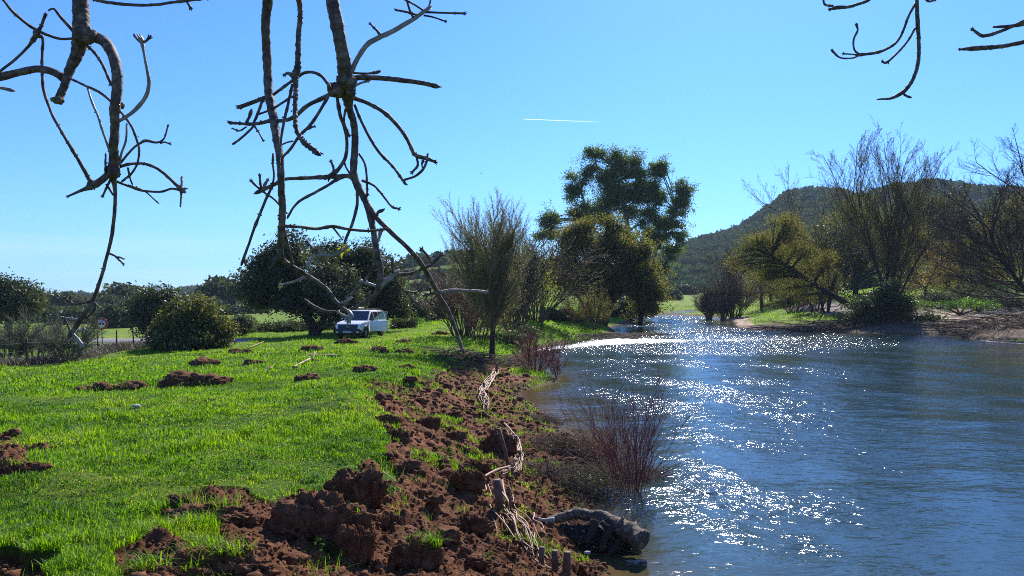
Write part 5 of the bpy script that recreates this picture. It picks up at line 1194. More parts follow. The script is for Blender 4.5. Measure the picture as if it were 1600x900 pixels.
for i, (lab, pts) in enumerate([('dry stalk arching over the dark sod', [(440, 819), (480, 822), (515, 836)]), ('dry stalk rising from the grass by the dark sod', [(478, 805), (500, 828), (520, 850)]), ('dry stalk crossing toward the pointed clod', [(483, 793), (497, 812), (513, 838)]), ('dry root lying beside the pointed clod', [(530, 852), (552, 872)]),
                                ('pale root below the pointed clod', [(562, 835), (567, 852), (564, 870)]), ('pale straw high on the dug bank', [(603, 622), (614, 634)]), ('pale straw in the lower dug bank', [(716, 858), (731, 872)]), ('pale straw near the willow fence', [(722, 734), (738, 727)])]):
    stick('dry_stalk', lab, 'stalk', pts, 1.5, PEEL, 0.06, 4)
p = hit(213, 638); b = Buf(); lump(b, p + [0, 0, .04], (0.075, 0.04, 0.03), 5, 3, 0.4); tag(b.build('white_stone', mat_noise('white_stone', [(0.3, (0.35, 0.32, 0.29)), (0.7, (0.6, 0.57, 0.53))], 8, 0.8), origin=p), 'small pale stone lying alone on the meadow', 'stone')
for i, (px, py, w, lab) in enumerate([(462, 751, 12, 'small whitish stone')][:0]): pass
p = hit(918, 868); b = Buf(); lump(b, p + [0, 0, .03], (0.035, 0.025, 0.02), 6, 3, 0.15); tag(b.build('grey_stone', mat_noise('grey_stone', [(0.3, (0.2, 0.21, 0.23)), (0.7, (0.4, 0.42, 0.45))], 8, 0.8), origin=p), 'smooth blue grey stone under the fallen log', 'stone')

# ------------------------------------------------------------------ willow rod fence along the shore
def wattle(label, path, stakes, rods, spread, rh, rodw=1.0):
    P = np.array([hit(a, c) for a, c in path]); P[:, 2] = [ground_z(q[0], q[1]) for q in P]
    t = empty('wattle_fence', P[0], label, 'wattle fence', 'willow wattle along the shore')
    for (a, c, wpx, hpx, ln) in stakes:
        q = hit(a, c); q[2] = ground_z(q[0], q[1]); k = q[1] / F; b = Buf(); r = wpx * k / 2
        tube(b, np.array([q - [0, 0, .1], q + [ln * hpx * k * .5, 0, hpx * k * .5], q + [ln * hpx * k, 0, hpx * k]]), [r * 1.05, r, r * .95], 8, rough=.15); b.build('stake', GREYW, t)
    for i in range(rods):
        a0 = rng.uniform(0, 0.45) if len(P) > 2 else 0; a1 = rng.uniform(0.6, 1.0)
        s = np.linspace(a0, a1, 7) * (len(P) - 1); j = np.minimum(s.astype(int), len(P) - 2); Q = P[j] + (P[j + 1] - P[j]) * (s - j)[:, None]
        ph = rng.random() * 6.28; kk = P[:, 1].mean() / 9.0
        fan = np.linspace(0.15, 1, 7) if spread > 0.1 else np.ones(7)
        off = rng.normal() * spread
        Q = Q + np.stack([np.sin(np.arange(7) * 1.9 + ph) * 0.035 * kk + off * fan, rng.normal(size=7) * 0.02, rh * (0.25 + 0.75 * rng.random()) * kk ** .3 + rng.normal(size=7) * 0.025], -1)
        b = Buf(); W_ = resample(np.column_stack([Q, np.linspace(0.012, 0.005, 7) * (0.6 + 0.8 * rng.random()) * rodw]), 5); tube(b, W_[:, :3], W_[:, 3], 6, rough=.12); b.build('rod', PEEL, t)
wattle('nearest willow wattle with rods fanning down to the water', [(774, 756), (790, 800), (815, 840), (850, 885), (880, 925)],
       [(782, 808, 14, 50, -.12), (846, 892, 9, 34, 0.02), (868, 905, 11, 42, -.03), (884, 912, 13, 48, 0.05), (800, 812, 5, 40, -.15)], 17, 0.10, 0.10, 0.85)
wattle('middle willow wattle with pale broken rods beside the leaning stake', [(790, 672), (806, 695), (811, 720), (804, 745), (776, 757)],
       [(798, 735, 6, 66, -.28), (806, 700, 6, 24, 0), (812, 726, 5, 22, 0), (800, 750, 5, 30, 0), (780, 690, 4, 22, 0)], 15, 0.02, 0.12, 1.1)
wattle('farthest thin willow wattle winding up the shore', [(776, 572), (776, 586), (760, 602), (753, 622), (760, 640), (765, 662)],
       [(776, 585, 4, 16, 0), (756, 615, 4, 16, 0), (760, 645, 4, 16, 0)], 11, 0.02, 0.13, 1.7)
stick('loose_rod', 'pale bent rod crossing above the nearest wattle', 'rod', [(748, 768), (775, 752), (800, 742)], 4, PEEL, 0.14)
# fallen log
def log():
    d0 = 9.0
    pts = [(1003, 846, 44), (985, 832, 42), (962, 820, 32), (940, 808, 26), (920, 806, 24), (900, 802, 22), (880, 808, 18), (862, 812, 17), (855, 824, 17), (850, 835, 14), (845, 843, 10)]
    dd = [8.75, 8.9, 9.1, 9.2, 9.25, 9.2, 9.15, 9.1, 9.0, 8.9, 8.8]
    P = np.array([np.append(PT(a, c, d), w * d / F / 2) for (a, c, w), d in zip(pts, dd)])
    t = empty('fallen_log', P[0][:3], 'grey weathered log with broken dark end reaching into the water', 'log')
    Q = resample(P, 8); b = Buf(); Q[:, 3] *= 0.58 + 0.34 * fbm(np.arange(len(Q)) * 0.35, np.zeros(len(Q)), 7, 3); tube(b, Q[:, :3], Q[:, 3], 22, rough=0.22); b.build('trunk', mat_noise('weathered_wood', [(0.3, (0.030, 0.020, 0.013)), (0.5, (0.11, 0.078, 0.052)), (0.75, (0.34, 0.27, 0.20))], 22, 0.8, 0.8, 50, 0.25, dist=0.012), t)
    for k, (pp) in enumerate([[(866, 812, 9), (850, 813, 6), (835, 809, 4), (822, 812, 2)], [(845, 843, 9), (838, 846, 5), (832, 845, 3)], [(845, 843, 8), (842, 850, 5)], [(965, 818, 7), (972, 812, 5), (974, 809, 4)], [(930, 812, 14), (925, 830, 12), (915, 850, 9)], [(955, 822, 16), (945, 842, 13), (938, 862, 9)], [(975, 830, 14), (965, 850, 12), (950, 866, 8)], [(940, 815, 8), (955, 838, 6), (972, 850, 5), (980, 846, 4)]]):
        Q = np.array([np.append(PT(a, c, 9.0 - 0.03 * i), w * 9 / F / 2) for i, (a, c, w) in enumerate(pp)]); Q = resample(Q, 5) if len(Q) > 2 else Q
        b = Buf(); tube(b, Q[:, :3], Q[:, 3], 8, rough=.2); b.build('root', BARK_DARK if k > 3 else BARK_GREY, t)
    # matted roots and earth under it
    b = Buf()
    for i, (a, c, r_) in enumerate([(905, 835, .14), (930, 840, .15), (955, 845, .13), (975, 850, .10), (885, 830, .10), (990, 845, .09)]): lump(b, PT(a, c, 9.1), (r_, r_, r_ * .8), 40 + i, 4, .5)
    b.build('root_ball', mat_noise('wet_dark_earth', [(0.3, (0.012, 0.009, 0.006)), (0.7, (0.05, 0.035, 0.022))], 12, .8, .8, 60), t)
log()

# ------------------------------------------------------------------ the bare tree overhead
def overhead():
    trunk0 = np.array([-2.6, -1.2, ground_z(-2.6, -1.2)])
    t = empty('overhanging_tree', trunk0, 'leafless knotted tree whose bare branches hang down in front of the camera', 'tree')
    b = Buf(); tp = np.array([[*trunk0 - [0, 0, .2], .24], [-2.5, -1.0, 2.6, .20], [-2.2, -0.4, 3.9, .17], [-1.9, 0.2, 5.0, .13]]); Q = resample(tp, 6); tube(b, Q[:, :3], Q[:, 3], 12, rough=.12); b.build('trunk', BARK_ASH, t)
    limb = np.array([[-1.9, 0.2, 5.0, .11], [-1.5, 1.2, 4.75, .085], [-0.9, 1.7, 4.55, .07], [-0.4, 1.85, 4.6, .055], [0.5, 2.2, 4.8, .045], [1.5, 2.7, 4.75, .035], [2.4, 2.9, 4.5, .02]])
    Q = resample(limb, 8); b = Buf(); tube(b, Q[:, :3], Q[:, 3], 10, rough=.15); b.build('limb', BARK_ASH, t)
    LM = Q[:, :3]
    def path(pts, d, dslope=0.0, ph=0.0, up=False):
        out = []
        n = len(pts)
        for i, (x, y, w) in enumerate(pts):
            dd = d + dslope * (i / max(n - 1, 1)) + 0.05 * math.sin(ph + x * 0.021 + y * 0.013)
            q = PT(x, y, dd); out.append([*q, w * dd / F / 2])
        return np.array(out)
    def mk(name, P, mat, parent, knots=True, conn=False, sides=8, label=None):
        if conn:      # run the top of the branch up to the limb out of the picture
            k = np.argmin(np.hypot(LM[:, 0] - P[0, 0], LM[:, 1] - P[0, 1])); a = P[0]; m = np.array([(a[0] + LM[k, 0]) / 2, (a[1] + LM[k, 1]) / 2, (a[2] + LM[k, 2]) / 2 + .1, a[3] * 1.15])
            P = np.vstack([[*LM[k], a[3] * 1.3], m, P])
        L = np.linalg.norm(np.diff(P[:, :3], axis=0), axis=1).sum(); r0 = P[:, 3].mean()
        sp = max(3, int(L / len(P) / 0.006)); Q = resample(P, min(sp, 40)) if len(P) > 2 else np.array([P[0] + (P[-1] - P[0]) * s for s in np.linspace(0, 1, 12)])
        n = len(Q); st = L / n; s = np.arange(n) * st
        # leaf scars: short swellings along the twig
        sw = np.ones(n); x = rng.random() * 0.03
        while x < L:
            amp = (0.26 if r0 < 0.006 else 0.07) * (0.5 + rng.random()); sw += amp * np.exp(-((s - x) / max(r0 * 0.8, 0.0025)) ** 2); x += (0.028 + 0.035 * rng.random()) * (1 if r0 < .008 else 1.3)
        wob = np.cumsum(rng.normal(size=(n, 3)), axis=0) * 0.0002; wob -= np.linspace(0, 1, n)[:, None] * wob[-1]
        b = Buf(); tube(b, Q[:, :3] + wob, Q[:, 3] * sw * 0.9, sides, rough=.12)
        x = 0.02
        while x < L - 0.01 and r0 < 0.011:
            i = min(int(x / st), n - 2); tg = Q[i + 1, :3] - Q[i, :3]; tg /= np.linalg.norm(tg) + 1e-9; sd = np.cross(tg, rng.normal(size=3)); sd /= np.linalg.norm(sd) + 1e-9
            for sg in (-1, 1):
                if rng.random() < 0.75:
                    q0 = Q[i, :3] + sd * sg * Q[i, 3] * 0.7; q1 = q0 + (sd * sg + tg * 0.5) * (0.0015 + 0.0017 * rng.random()); tube(b, np.array([q0, (q0 + q1) / 2, q1]), [0.0017, 0.0016, 0.0006], 5)
            x += 0.03 + 0.03 * rng.random()
        if r0 < 0.012:
            te = Q[-1, :3]; td = Q[-1, :3] - Q[-3, :3]; td /= np.linalg.norm(td) + 1e-9; re_ = Q[-1, 3] * 0.9
            tube(b, np.array([te - td * re_, te + td * re_ * 0.6, te + td * re_ * 2.0, te + td * re_ * 3.4]), [re_, re_ * 1.15, re_ * 0.85, re_ * 0.15], 7)
            sd = np.cross(td, rng.normal(size=3)); sd /= np.linalg.norm(sd)
            for sg in (-1, 1): tube(b, np.array([te, te + (td + sd * sg) * re_ * 1.1, te + (td * 1.6 + sd * sg * 1.3) * re_ * 1.6]), [re_ * .6, re_ * .6, re_ * .15], 5)
        o = b.build(name, mat, parent)
        # a bud at the tip
        return o
    A = [('branch', [(128, -60, 28), (126, 0, 26), (126, 30, 27), (125, 60, 26), (118, 85, 20), (108, 105, 16), (100, 130, 13), (94, 148, 13), (90, 160, 15)], BARK_ASH, 1),
         ('twig', [(130, 52, 20), (150, 58, 20), (166, 68, 18), (178, 90, 18), (183, 115, 18), (183, 145, 17), (180, 170, 17), (180, 200, 15), (178, 235, 15), (178, 262, 17), (178, 280, 10), (180, 300, 6.5), (179, 330, 6), (175, 365, 6), (168, 395, 5.5), (160, 425, 5.5), (150, 455, 6.5), (138, 480, 8), (125, 500, 9), (112, 520, 8)], BARK_ASH, 0),
         ('twig', [(98, 122, 14), (85, 113, 13), (60, 108, 13), (30, 113, 13), (0, 120, 15), (-60, 130, 18)], BARK_ASH, 0),
         ('twig', [(-10, 120, 5), (5, 108, 4.5), (25, 92, 4.5), (45, 72, 5), (57, 55, 9), (65, 40, 5), (70, 26, 5)], BARK_ASH, 0), ('twig', [(-20, -20, 4), (5, 0, 4), (20, 18, 5), (40, 36, 5), (57, 47, 6), (75, 55, 5), (95, 61, 4.5), (118, 60, 5)], BARK_ASH, 0),
         ('twig', [(75, 17, 2), (84, 14, 4), (95, 28, 5), (112, 46, 6), (122, 58, 6)], BARK_ASH, 0), ('twig', [(60, 56, 7), (67, 62, 5), (66, 90, 4.5), (67, 120, 5), (70, 145, 5.5), (82, 178, 5), (98, 208, 5), (112, 232, 6), (128, 258, 6), (143, 287, 7)], BARK_ASH, 0),
         ('twig', [(135, 70, 5), (150, 85, 5), (162, 105, 5), (173, 130, 5)], BARK_ASH, 0), ('twig', [(108, 122, 4), (135, 135, 4.5), (158, 146, 5), (178, 163, 4), (195, 182, 4), (210, 205, 4), (218, 232, 4), (215, 255, 3.5), (205, 272, 4), (194, 281, 4)], BARK_ASH, 0),
         ('twig', [(137, 138, 3), (143, 158, 4), (152, 180, 4), (160, 205, 4), (170, 232, 4), (175, 250, 5)], BARK_PALE, 0), ('twig', [(183, 191, 5), (198, 182, 6), (213, 170, 7), (228, 150, 7), (233, 130, 6), (230, 110, 5), (226, 90, 4.5), (223, 72, 5), (221, 64, 8)], BARK_PALE, 0),
         ('twig', [(221, 66, 6), (215, 62, 4), (211, 57, 4)], BARK_ASH, 0), ('twig', [(222, 66, 6), (228, 64, 4), (232, 60, 5)], BARK_ASH, 0), ('twig', [(198, 193, 3), (197, 220, 4), (190, 240, 4), (187, 254, 4)], BARK_PALE, 0),
         ('twig', [(186, 258, 4), (205, 235, 4), (218, 225, 4), (228, 220, 5.5), (245, 223, 4), (256, 217, 3), (262, 198, 3)], BARK_ASH, 0), ('twig', [(250, 224, 3), (257, 222, 3), (264, 224, 3)], BARK_ASH, 0),
         ('twig', [(182, 262, 6), (205, 256, 5), (225, 256, 5), (245, 263, 5), (262, 276, 5), (275, 288, 6), (284, 296, 8)], BARK_ASH, 0), ('twig', [(283, 296, 5), (284, 288, 4), (284, 280, 4)], BARK_PALE, 0), ('twig', [(283, 296, 4), (283, 308, 3), (282, 320, 3)], BARK_ASH, 0),
         ('twig', [(181, 283, 5), (200, 290, 4), (220, 297, 4), (250, 300, 4), (268, 295, 4), (280, 297, 4)], BARK_ASH, 0), ('twig', [(200, 289, 3), (225, 298, 2.5), (246, 316, 2.5)], BARK_ASH, 0), ('twig', [(178, 264, 12), (160, 280, 12), (145, 290, 13), (130, 296, 6), (108, 306, 3.5)], BARK_ASH, 0),
         ('twig', [(150, 288, 5), (140, 280, 4), (133, 270, 3)], BARK_ASH, 0), ('twig', [(176, 276, 6), (168, 290, 4), (161, 305, 3.5)], BARK_ASH, 0), ('twig', [(165, 270, 4), (165, 255, 3.5), (165, 243, 3)], BARK_ASH, 0), ('twig', [(166, 288, 4), (172, 296, 3.5), (175, 302, 3)], BARK_ASH, 0), ('twig', [(200, 262, 4), (202, 275, 3), (206, 286, 3)], BARK_ASH, 0),
         ('twig', [(130, -8, 6), (150, 0, 5.5), (180, 5, 6), (230, 8, 5), (280, 3, 5), (320, -2, 4)], BARK_ASH, 0), ('twig', [(292, 2, 4), (295, 7, 4), (297, 11, 4)], BARK_ASH, 0), ('twig', [(-20, 134, 5), (0, 137, 5), (14, 140, 6)], BARK_PALE, 0),
         ('twig', [(168, 395, 4), (180, 400, 3.5), (186, 406, 3.5), (192, 412, 3)], BARK_ASH, 0), ('twig', [(182, 402, 3), (187, 402, 3), (192, 404, 2.5)], BARK_ASH, 0), ('twig', [(143, 470, 5), (125, 475, 3.5), (112, 474, 4), (103, 467, 4)], BARK_ASH, 0), ('twig', [(112, 475, 4), (109, 469, 4), (110, 465, 3)], BARK_ASH, 0),
         ('twig', [(144, 472, 5), (149, 481, 3.5), (143, 490, 3), (135, 496, 2.5)], BARK_ASH, 0), ('twig', [(146, 473, 4), (150, 475, 3), (152, 478, 3)], BARK_ASH, 0), ('twig', [(126, 500, 5), (112, 498, 4), (98, 496, 3.5)], BARK_PALE, 0), ('twig', [(101, 497, 4), (107, 510, 3.5), (110, 520, 4)], BARK_ASH, 0), ('twig', [(112, 520, 6), (120, 528, 5.5), (127, 537, 6)], BARK_PALE, 0)]
    B = [('branch', [(421, -60, 17), (419, 0, 17), (415, 40, 15), (417, 90, 15), (419, 140, 15), (423, 165, 15), (428, 190, 15), (432, 220, 14), (437, 250, 13), (439, 290, 12), (440, 330, 12), (438, 370, 12), (437, 400, 11), (450, 413, 8), (470, 424, 7), (490, 436, 7), (510, 450, 6), (522, 465, 6), (530, 476, 6), (541, 485, 6)], BARK_ASH, 1),
         ('twig', [(437, 340, 8), (442, 355, 6), (450, 385, 5.5), (457, 409, 4)], BARK_ASH, 0), ('twig', [(422, 150, 8), (400, 158, 7), (378, 166, 7)], BARK_ASH, 0), ('twig', [(426, 188, 7), (395, 194, 6), (375, 193, 5), (362, 192, 5.5)], BARK_ASH, 0), ('twig', [(385, 193, 5), (389, 184, 5), (391, 178, 6)], BARK_ASH, 0),
         ('twig', [(396, 193, 4), (402, 178, 5), (409, 160, 5)], BARK_ASH, 0), ('twig', [(397, 196, 4), (382, 211, 4), (367, 223, 4)], BARK_ASH, 0), ('twig', [(398, 198, 3), (405, 208, 3), (411, 219, 3)], BARK_ASH, 0), ('twig', [(385, 198, 3), (374, 204, 3), (364, 201, 2.5)], BARK_ASH, 0),
         ('twig', [(424, 190, 6), (450, 187, 7), (465, 178, 7), (480, 165, 7), (500, 155, 7), (516, 147, 7)], BARK_ASH, 0), ('twig', [(405, 178, 3.5), (425, 170, 4), (445, 158, 4), (455, 152, 4)], BARK_ASH, 0), ('twig', [(427, 148, 5), (445, 135, 5), (458, 125, 5)], BARK_ASH, 0), ('twig', [(464, 122, 5), (475, 114, 5.5), (490, 113, 5.5), (503, 119, 5.5), (513, 132, 6)], BARK_ASH, 0),
         ('twig', [(514, 148, 6), (500, 172, 5.5), (485, 195, 5.5), (468, 212, 5.5), (455, 232, 5), (443, 245, 4.5), (440, 258, 4)], BARK_ASH, 0), ('twig', [(481, 202, 4), (487, 199, 4), (490, 198, 3)], BARK_ASH, 0), ('twig', [(427, 240, 4), (426, 255, 3.5), (428, 275, 3.5), (425, 292, 4)], BARK_ASH, 0), ('twig', [(440, 226, 3), (447, 223, 3), (455, 221, 3)], BARK_ASH, 0),
         ('twig', [(425, 292, 5), (412, 320, 5), (400, 350, 5), (389, 380, 4.5), (379, 409, 5)], BARK_ASH, 0), ('twig', [(381, 405, 4), (383, 410, 3), (384, 414, 2.5)], BARK_ASH, 0), ('twig', [(442, 353, 6), (470, 354, 5.5), (495, 357, 5.5), (520, 353, 6), (545, 357, 5), (575, 360, 4.5), (602, 358, 4.5)], BARK_ASH, 0), ('twig', [(520, 355, 4), (528, 365, 3), (534, 373, 2.5)], BARK_ASH, 0),
         ('twig', [(482, 430, 5), (460, 440, 4), (440, 445, 3.5)], BARK_PALE, 0), ('twig', [(432, 400, 6), (428, 410, 5), (424, 416, 4)], BARK_ASH, 0), ('twig', [(480, 422, 7), (484, 408, 7), (496, 398, 6), (515, 400, 5), (530, 396, 5), (540, 388, 5)], BARK_PALE, 0), ('twig', [(495, 398, 6), (488, 388, 4), (480, 378, 3)], BARK_ASH, 0), ('twig', [(497, 398, 5), (501, 393, 4), (504, 390, 3)], BARK_PALE, 0),
         ('twig', [(541, 485, 6), (546, 488, 7), (548, 494, 8), (546, 499, 6)], BARK_PALE, 0), ('twig', [(547, 496, 5), (538, 494, 5), (530, 489, 4)], BARK_PALE, 0), ('twig', [(531, 474, 5), (540, 472, 5), (545, 468, 5)], BARK_PALE, 0)]
    C_ = [('branch', [(467, -60, 9), (467, 0, 8.5), (468, 30, 8.5), (465, 70, 9), (464, 100, 10), (459, 117, 13), (460, 130, 9), (460, 150, 8), (459, 175, 8), (462, 200, 8), (470, 216, 8), (480, 227, 9), (493, 237, 9)], BARK_ASH, 1),
          ('twig', [(458, 118, 10), (450, 114, 6), (446, 116, 4)], BARK_ASH, 0), ('twig', [(457, 132, 5), (450, 160, 5), (443, 190, 5), (438, 225, 4), (437, 260, 3)], BARK_ASH, 0)]
    D = [('branch', [(513, -60, 24), (520, 0, 23), (526, 30, 23), (532, 60, 22), (538, 90, 23), (541, 115, 26), (544, 142, 27), (546, 165, 14), (553, 190, 12), (556, 215, 12), (555, 240, 12), (554, 270, 13), (560, 290, 14), (570, 310, 12), (578, 335, 12), (585, 365, 11), (590, 395, 11), (595, 420, 11), (594, 440, 12), (588, 457, 9), (575, 468, 7), (560, 477, 6), (540, 484, 5.5), (510, 486, 5.5), (490, 478, 6), (480, 471, 5)], BARK_ASH, 1),
         ('twig', [(549, 112, 9), (554, 100, 9), (562, 86, 9), (574, 70, 9), (592, 59, 8.5), (615, 48, 8.5), (640, 33, 8), (653, 25, 7), (668, 14, 6)], BARK_PALE, 0), ('twig', [(664, 19, 4), (700, 20, 3.5), (724, 21, 4)], BARK_ASH, 0), ('twig', [(662, 24, 3.5), (680, 28, 3), (695, 33, 3)], BARK_ASH, 0), ('twig', [(647, 30, 5), (640, 15, 4), (634, -5, 4)], BARK_ASH, 0),
         ('twig', [(664, 18, 3), (648, 8, 3.5), (622, -6, 3)], BARK_ASH, 0), ('twig', [(650, 23, 4), (636, 19, 4), (621, 16, 4)], BARK_ASH, 0), ('twig', [(666, 15, 3), (671, 8, 3), (673, -4, 3)], BARK_ASH, 0), ('twig', [(594, 54, 5), (587, 46, 4), (579, 38, 3)], BARK_ASH, 0),
         ('twig', [(545, 122, 10), (590, 122, 9), (630, 126, 9), (660, 130, 8), (679, 134, 8)], BARK_ASH, 0), ('twig', [(548, 114, 4), (575, 115, 4), (588, 113, 5.5)], BARK_ASH, 0), ('twig', [(550, 137, 5), (563, 130, 4), (574, 127, 4)], BARK_PALE, 0), ('twig', [(550, 152, 8), (575, 162, 7), (600, 176, 7), (620, 195, 7), (635, 215, 6.5), (645, 235, 7), (650, 242, 7), (665, 247, 7), (678, 252, 5)], BARK_ASH, 0),
         ('twig', [(650, 242, 4), (653, 258, 4.5), (645, 268, 4)], BARK_ASH, 0), ('twig', [(668, 249, 4), (661, 265, 5), (648, 276, 4.5), (632, 281, 4)], BARK_ASH, 0), ('twig', [(661, 264, 3), (659, 257, 3), (660, 254, 4)], BARK_ASH, 0), ('twig', [(668, 248, 4), (668, 243, 3)], BARK_ASH, 0), ('twig', [(554, 163, 5), (565, 190, 5), (578, 215, 5), (593, 238, 5.5), (610, 255, 5), (622, 270, 5), (632, 285, 5)], BARK_ASH, 0),
         ('twig', [(527, 153, 6), (532, 180, 6.5), (540, 205, 6), (542, 230, 6), (538, 250, 6.5), (528, 265, 7), (515, 275, 7)], BARK_ASH, 0), ('twig', [(520, 270, 4), (521, 262, 4), (518, 254, 4)], BARK_ASH, 0), ('twig', [(538, 253, 4), (541, 262, 3.5), (546, 270, 3.5)], BARK_ASH, 0), ('twig', [(558, 283, 9), (545, 275, 8), (525, 276, 7), (500, 277, 7), (470, 278, 6), (445, 280, 6), (430, 288, 6.5), (415, 295, 7), (406, 299, 7)], BARK_ASH, 0),
         ('twig', [(410, 297, 5), (402, 292, 4), (394, 284, 4)], BARK_ASH, 0), ('twig', [(409, 297, 4), (407, 287, 4), (406, 276, 4)], BARK_ASH, 0), ('twig', [(411, 294, 5), (414, 288, 6), (417, 283, 4)], BARK_PALE, 0), ('twig', [(410, 299, 4), (424, 308, 3.5), (433, 316, 3.5), (446, 331, 3.5)], BARK_ASH, 0), ('twig', [(543, 274, 7), (525, 281, 6), (510, 291, 5), (490, 302, 5), (470, 313, 5), (458, 325, 4), (451, 337, 4)], BARK_ASH, 0),
         ('twig', [(540, 170, 4), (538, 190, 4), (545, 210, 4)], BARK_ASH, 0), ('twig', [(561, 240, 4), (570, 256, 4), (573, 275, 4), (574, 302, 4)], BARK_ASH, 0), ('twig', [(566, 282, 5), (585, 290, 4), (600, 307, 4), (612, 322, 4), (622, 326, 4)], BARK_ASH, 0), ('twig', [(558, 292, 5), (558, 320, 5.5), (550, 350, 5.5), (541, 372, 5), (537, 384, 4)], BARK_ASH, 0),
         ('twig', [(574, 318, 9), (590, 342, 9), (610, 362, 8.5), (635, 385, 8), (655, 408, 8.5), (672, 435, 8.5), (685, 460, 8), (700, 485, 8), (712, 515, 7), (722, 545, 6)], BARK_ASH, 0), ('twig', [(588, 338, 6), (590, 332, 5), (594, 330, 6)], BARK_ASH, 0), ('twig', [(685, 457, 6), (710, 454, 5.5), (740, 455, 5), (757, 456, 4.5)], BARK_PALE, 0), ('twig', [(735, 455, 3), (735, 435, 3), (737, 418, 3), (741, 413, 4)], BARK_ASH, 0), ('twig', [(687, 457, 6), (677, 458, 5), (669, 460, 6)], BARK_ASH, 0), ('twig', [(673, 459, 3), (672, 452, 3)], BARK_ASH, 0),
         ('twig', [(592, 450, 10), (600, 441, 10), (608, 436, 9), (616, 429, 8)], BARK_PALE, 0), ('twig', [(614, 430, 6), (640, 428, 5.5), (660, 420, 5.5), (675, 412, 5), (688, 399, 5)], BARK_ASH, 0), ('twig', [(675, 412, 4), (668, 400, 4), (660, 391, 5)], BARK_ASH, 0), ('twig', [(614, 428, 4), (613, 418, 4), (613, 408, 5)], BARK_ASH, 0), ('twig', [(616, 431, 4), (622, 442, 3.5), (632, 454, 3.5), (648, 457, 4)], BARK_ASH, 0), ('twig', [(634, 455, 3), (643, 466, 3), (655, 476, 2.5)], BARK_ASH, 0),
         ('twig', [(588, 400, 6), (582, 422, 5), (570, 438, 5), (555, 455, 5), (542, 466, 5), (540, 472, 5)], BARK_ASH, 0), ('twig', [(587, 390, 6), (575, 388, 4), (563, 386, 3.5)], BARK_PALE, 0), ('twig', [(590, 378, 4), (593, 370, 5), (594, 364, 6)], BARK_PALE, 0), ('twig', [(572, 318, 4), (577, 330, 4), (583, 345, 4)], BARK_ASH, 0), ('twig', [(590, 448, 5), (578, 444, 5), (568, 441, 5)], BARK_PALE, 0)]
    E = [('branch', [(1433, -50, 6), (1432, 5, 6), (1433, 35, 7), (1435, 65, 6), (1434, 95, 6), (1428, 120, 6), (1415, 140, 6.5), (1402, 149, 6.5), (1388, 154, 4), (1374, 155, 3)], BARK_ASH, 1),
         ('twig', [(1410, 144, 4), (1414, 149, 3.5), (1419, 151, 4)], BARK_ASH, 0), ('twig', [(1431, 5, 4), (1420, 24, 4), (1412, 45, 4), (1404, 62, 4), (1390, 74, 4.5), (1370, 82, 5), (1342, 86, 5)], BARK_ASH, 0), ('twig', [(1344, 86, 4), (1335, 78, 3), (1334, 62, 3.5), (1340, 48, 3), (1339, 41, 4)], BARK_ASH, 0),
         ('twig', [(1344, 86, 3.5), (1330, 91, 3), (1312, 90, 3), (1302, 81, 4)], BARK_ASH, 0), ('twig', [(1344, 86, 3), (1332, 85, 2.5), (1319, 84, 3)], BARK_ASH, 0), ('twig', [(1430, 44, 4), (1420, 62, 3.5), (1405, 80, 3.5), (1388, 96, 4)], BARK_ASH, 0), ('twig', [(1389, 95, 4), (1384, 99, 3), (1380, 97, 3.5)], BARK_ASH, 0)]
    E2 = [('branch', [(1395, -40, 6), (1362, -3, 5), (1345, 6, 5), (1325, 11, 5), (1308, 12, 7), (1299, 14, 4)], BARK_ASH, 1), ('twig', [(1290, -30, 4), (1287, 0, 3.5), (1290, 8, 3.5), (1297, 9, 4)], BARK_ASH, 0), ('twig', [(1440, -10, 4), (1450, 2, 4), (1460, 0, 4)], BARK_ASH, 0)]
    E3 = [('branch', [(1680, 0, 8), (1640, 18, 7), (1600, 33, 6), (1570, 45, 5.5), (1537, 56, 6), (1521, 47, 4)], BARK_ASH, 1), ('twig', [(1600, 38, 6), (1580, 41, 6), (1557, 42, 4)], BARK_ASH, 0)]
    E4 = [('branch', [(1700, 40, 9), (1650, 55, 8), (1600, 65, 7.5), (1570, 72, 7), (1540, 75, 8), (1520, 76, 8), (1502, 77, 3.5)], BARK_ASH, 1)]
    for lab, S, d in (('leftmost hanging branch with an arching elbow and drooping tip', A, 1.75), ('thick straight hanging branch left of the knotted one', B, 1.45), ('slim branch hanging between the two thick ones', C_, 1.2), ('thickest knotted branch hanging in the centre left', D, 1.85),
                   ('thin curved branch hanging from the top right', E, 2.6), ('short twig tip at the top right edge of the sky', E2, 2.7), ('forked twig entering at the right edge', E3, 2.5), ('lower stout twig entering at the right edge', E4, 2.3)):
        main = None
        for k, (nm, pts, mat, cn) in enumerate(S):
            P = path(pts, d, 0.0, d * 3)
            if k == 0: main = mk('branch', P, mat, t, conn=True, sides=12, label=lab); main['label'] = lab
            else: mk('twig', P, mat, main, sides=8)
        if S is D:
            for pp, rr_, sd_, q_ in ((PT(524, 140, 1.83), (0.020, 0.019, 0.020), 9, .35), (PT(540, 130, 1.83), (0.022, 0.02, 0.024), 11, .35), (PT(548, 143, 1.83), (0.012, 0.012, 0.013), 12, .4)):
                b = Buf(); lump(b, pp, rr_, sd_, 4, q_); b.build('burr', BARK_ASH, main)
        if S is A:
            for pp, rr_, sd_ in ((PT(132, 56, 1.74), (0.022, 0.02, 0.024), 21), (PT(90, 157, 1.74), (0.014, 0.01, 0.009), 22), (PT(177, 268, 1.74), (0.014, 0.013, 0.018), 23), (PT(145, 288, 1.74), (0.012, 0.01, 0.010), 24), (PT(190, 165, 1.75), (0.007, 0.006, 0.008), 25), (PT(57, 52, 1.74), (0.008, 0.006, 0.010), 26)):
                b = Buf(); lump(b, pp, rr_, sd_, 4, .4); b.build('burr', BARK_ASH, main)
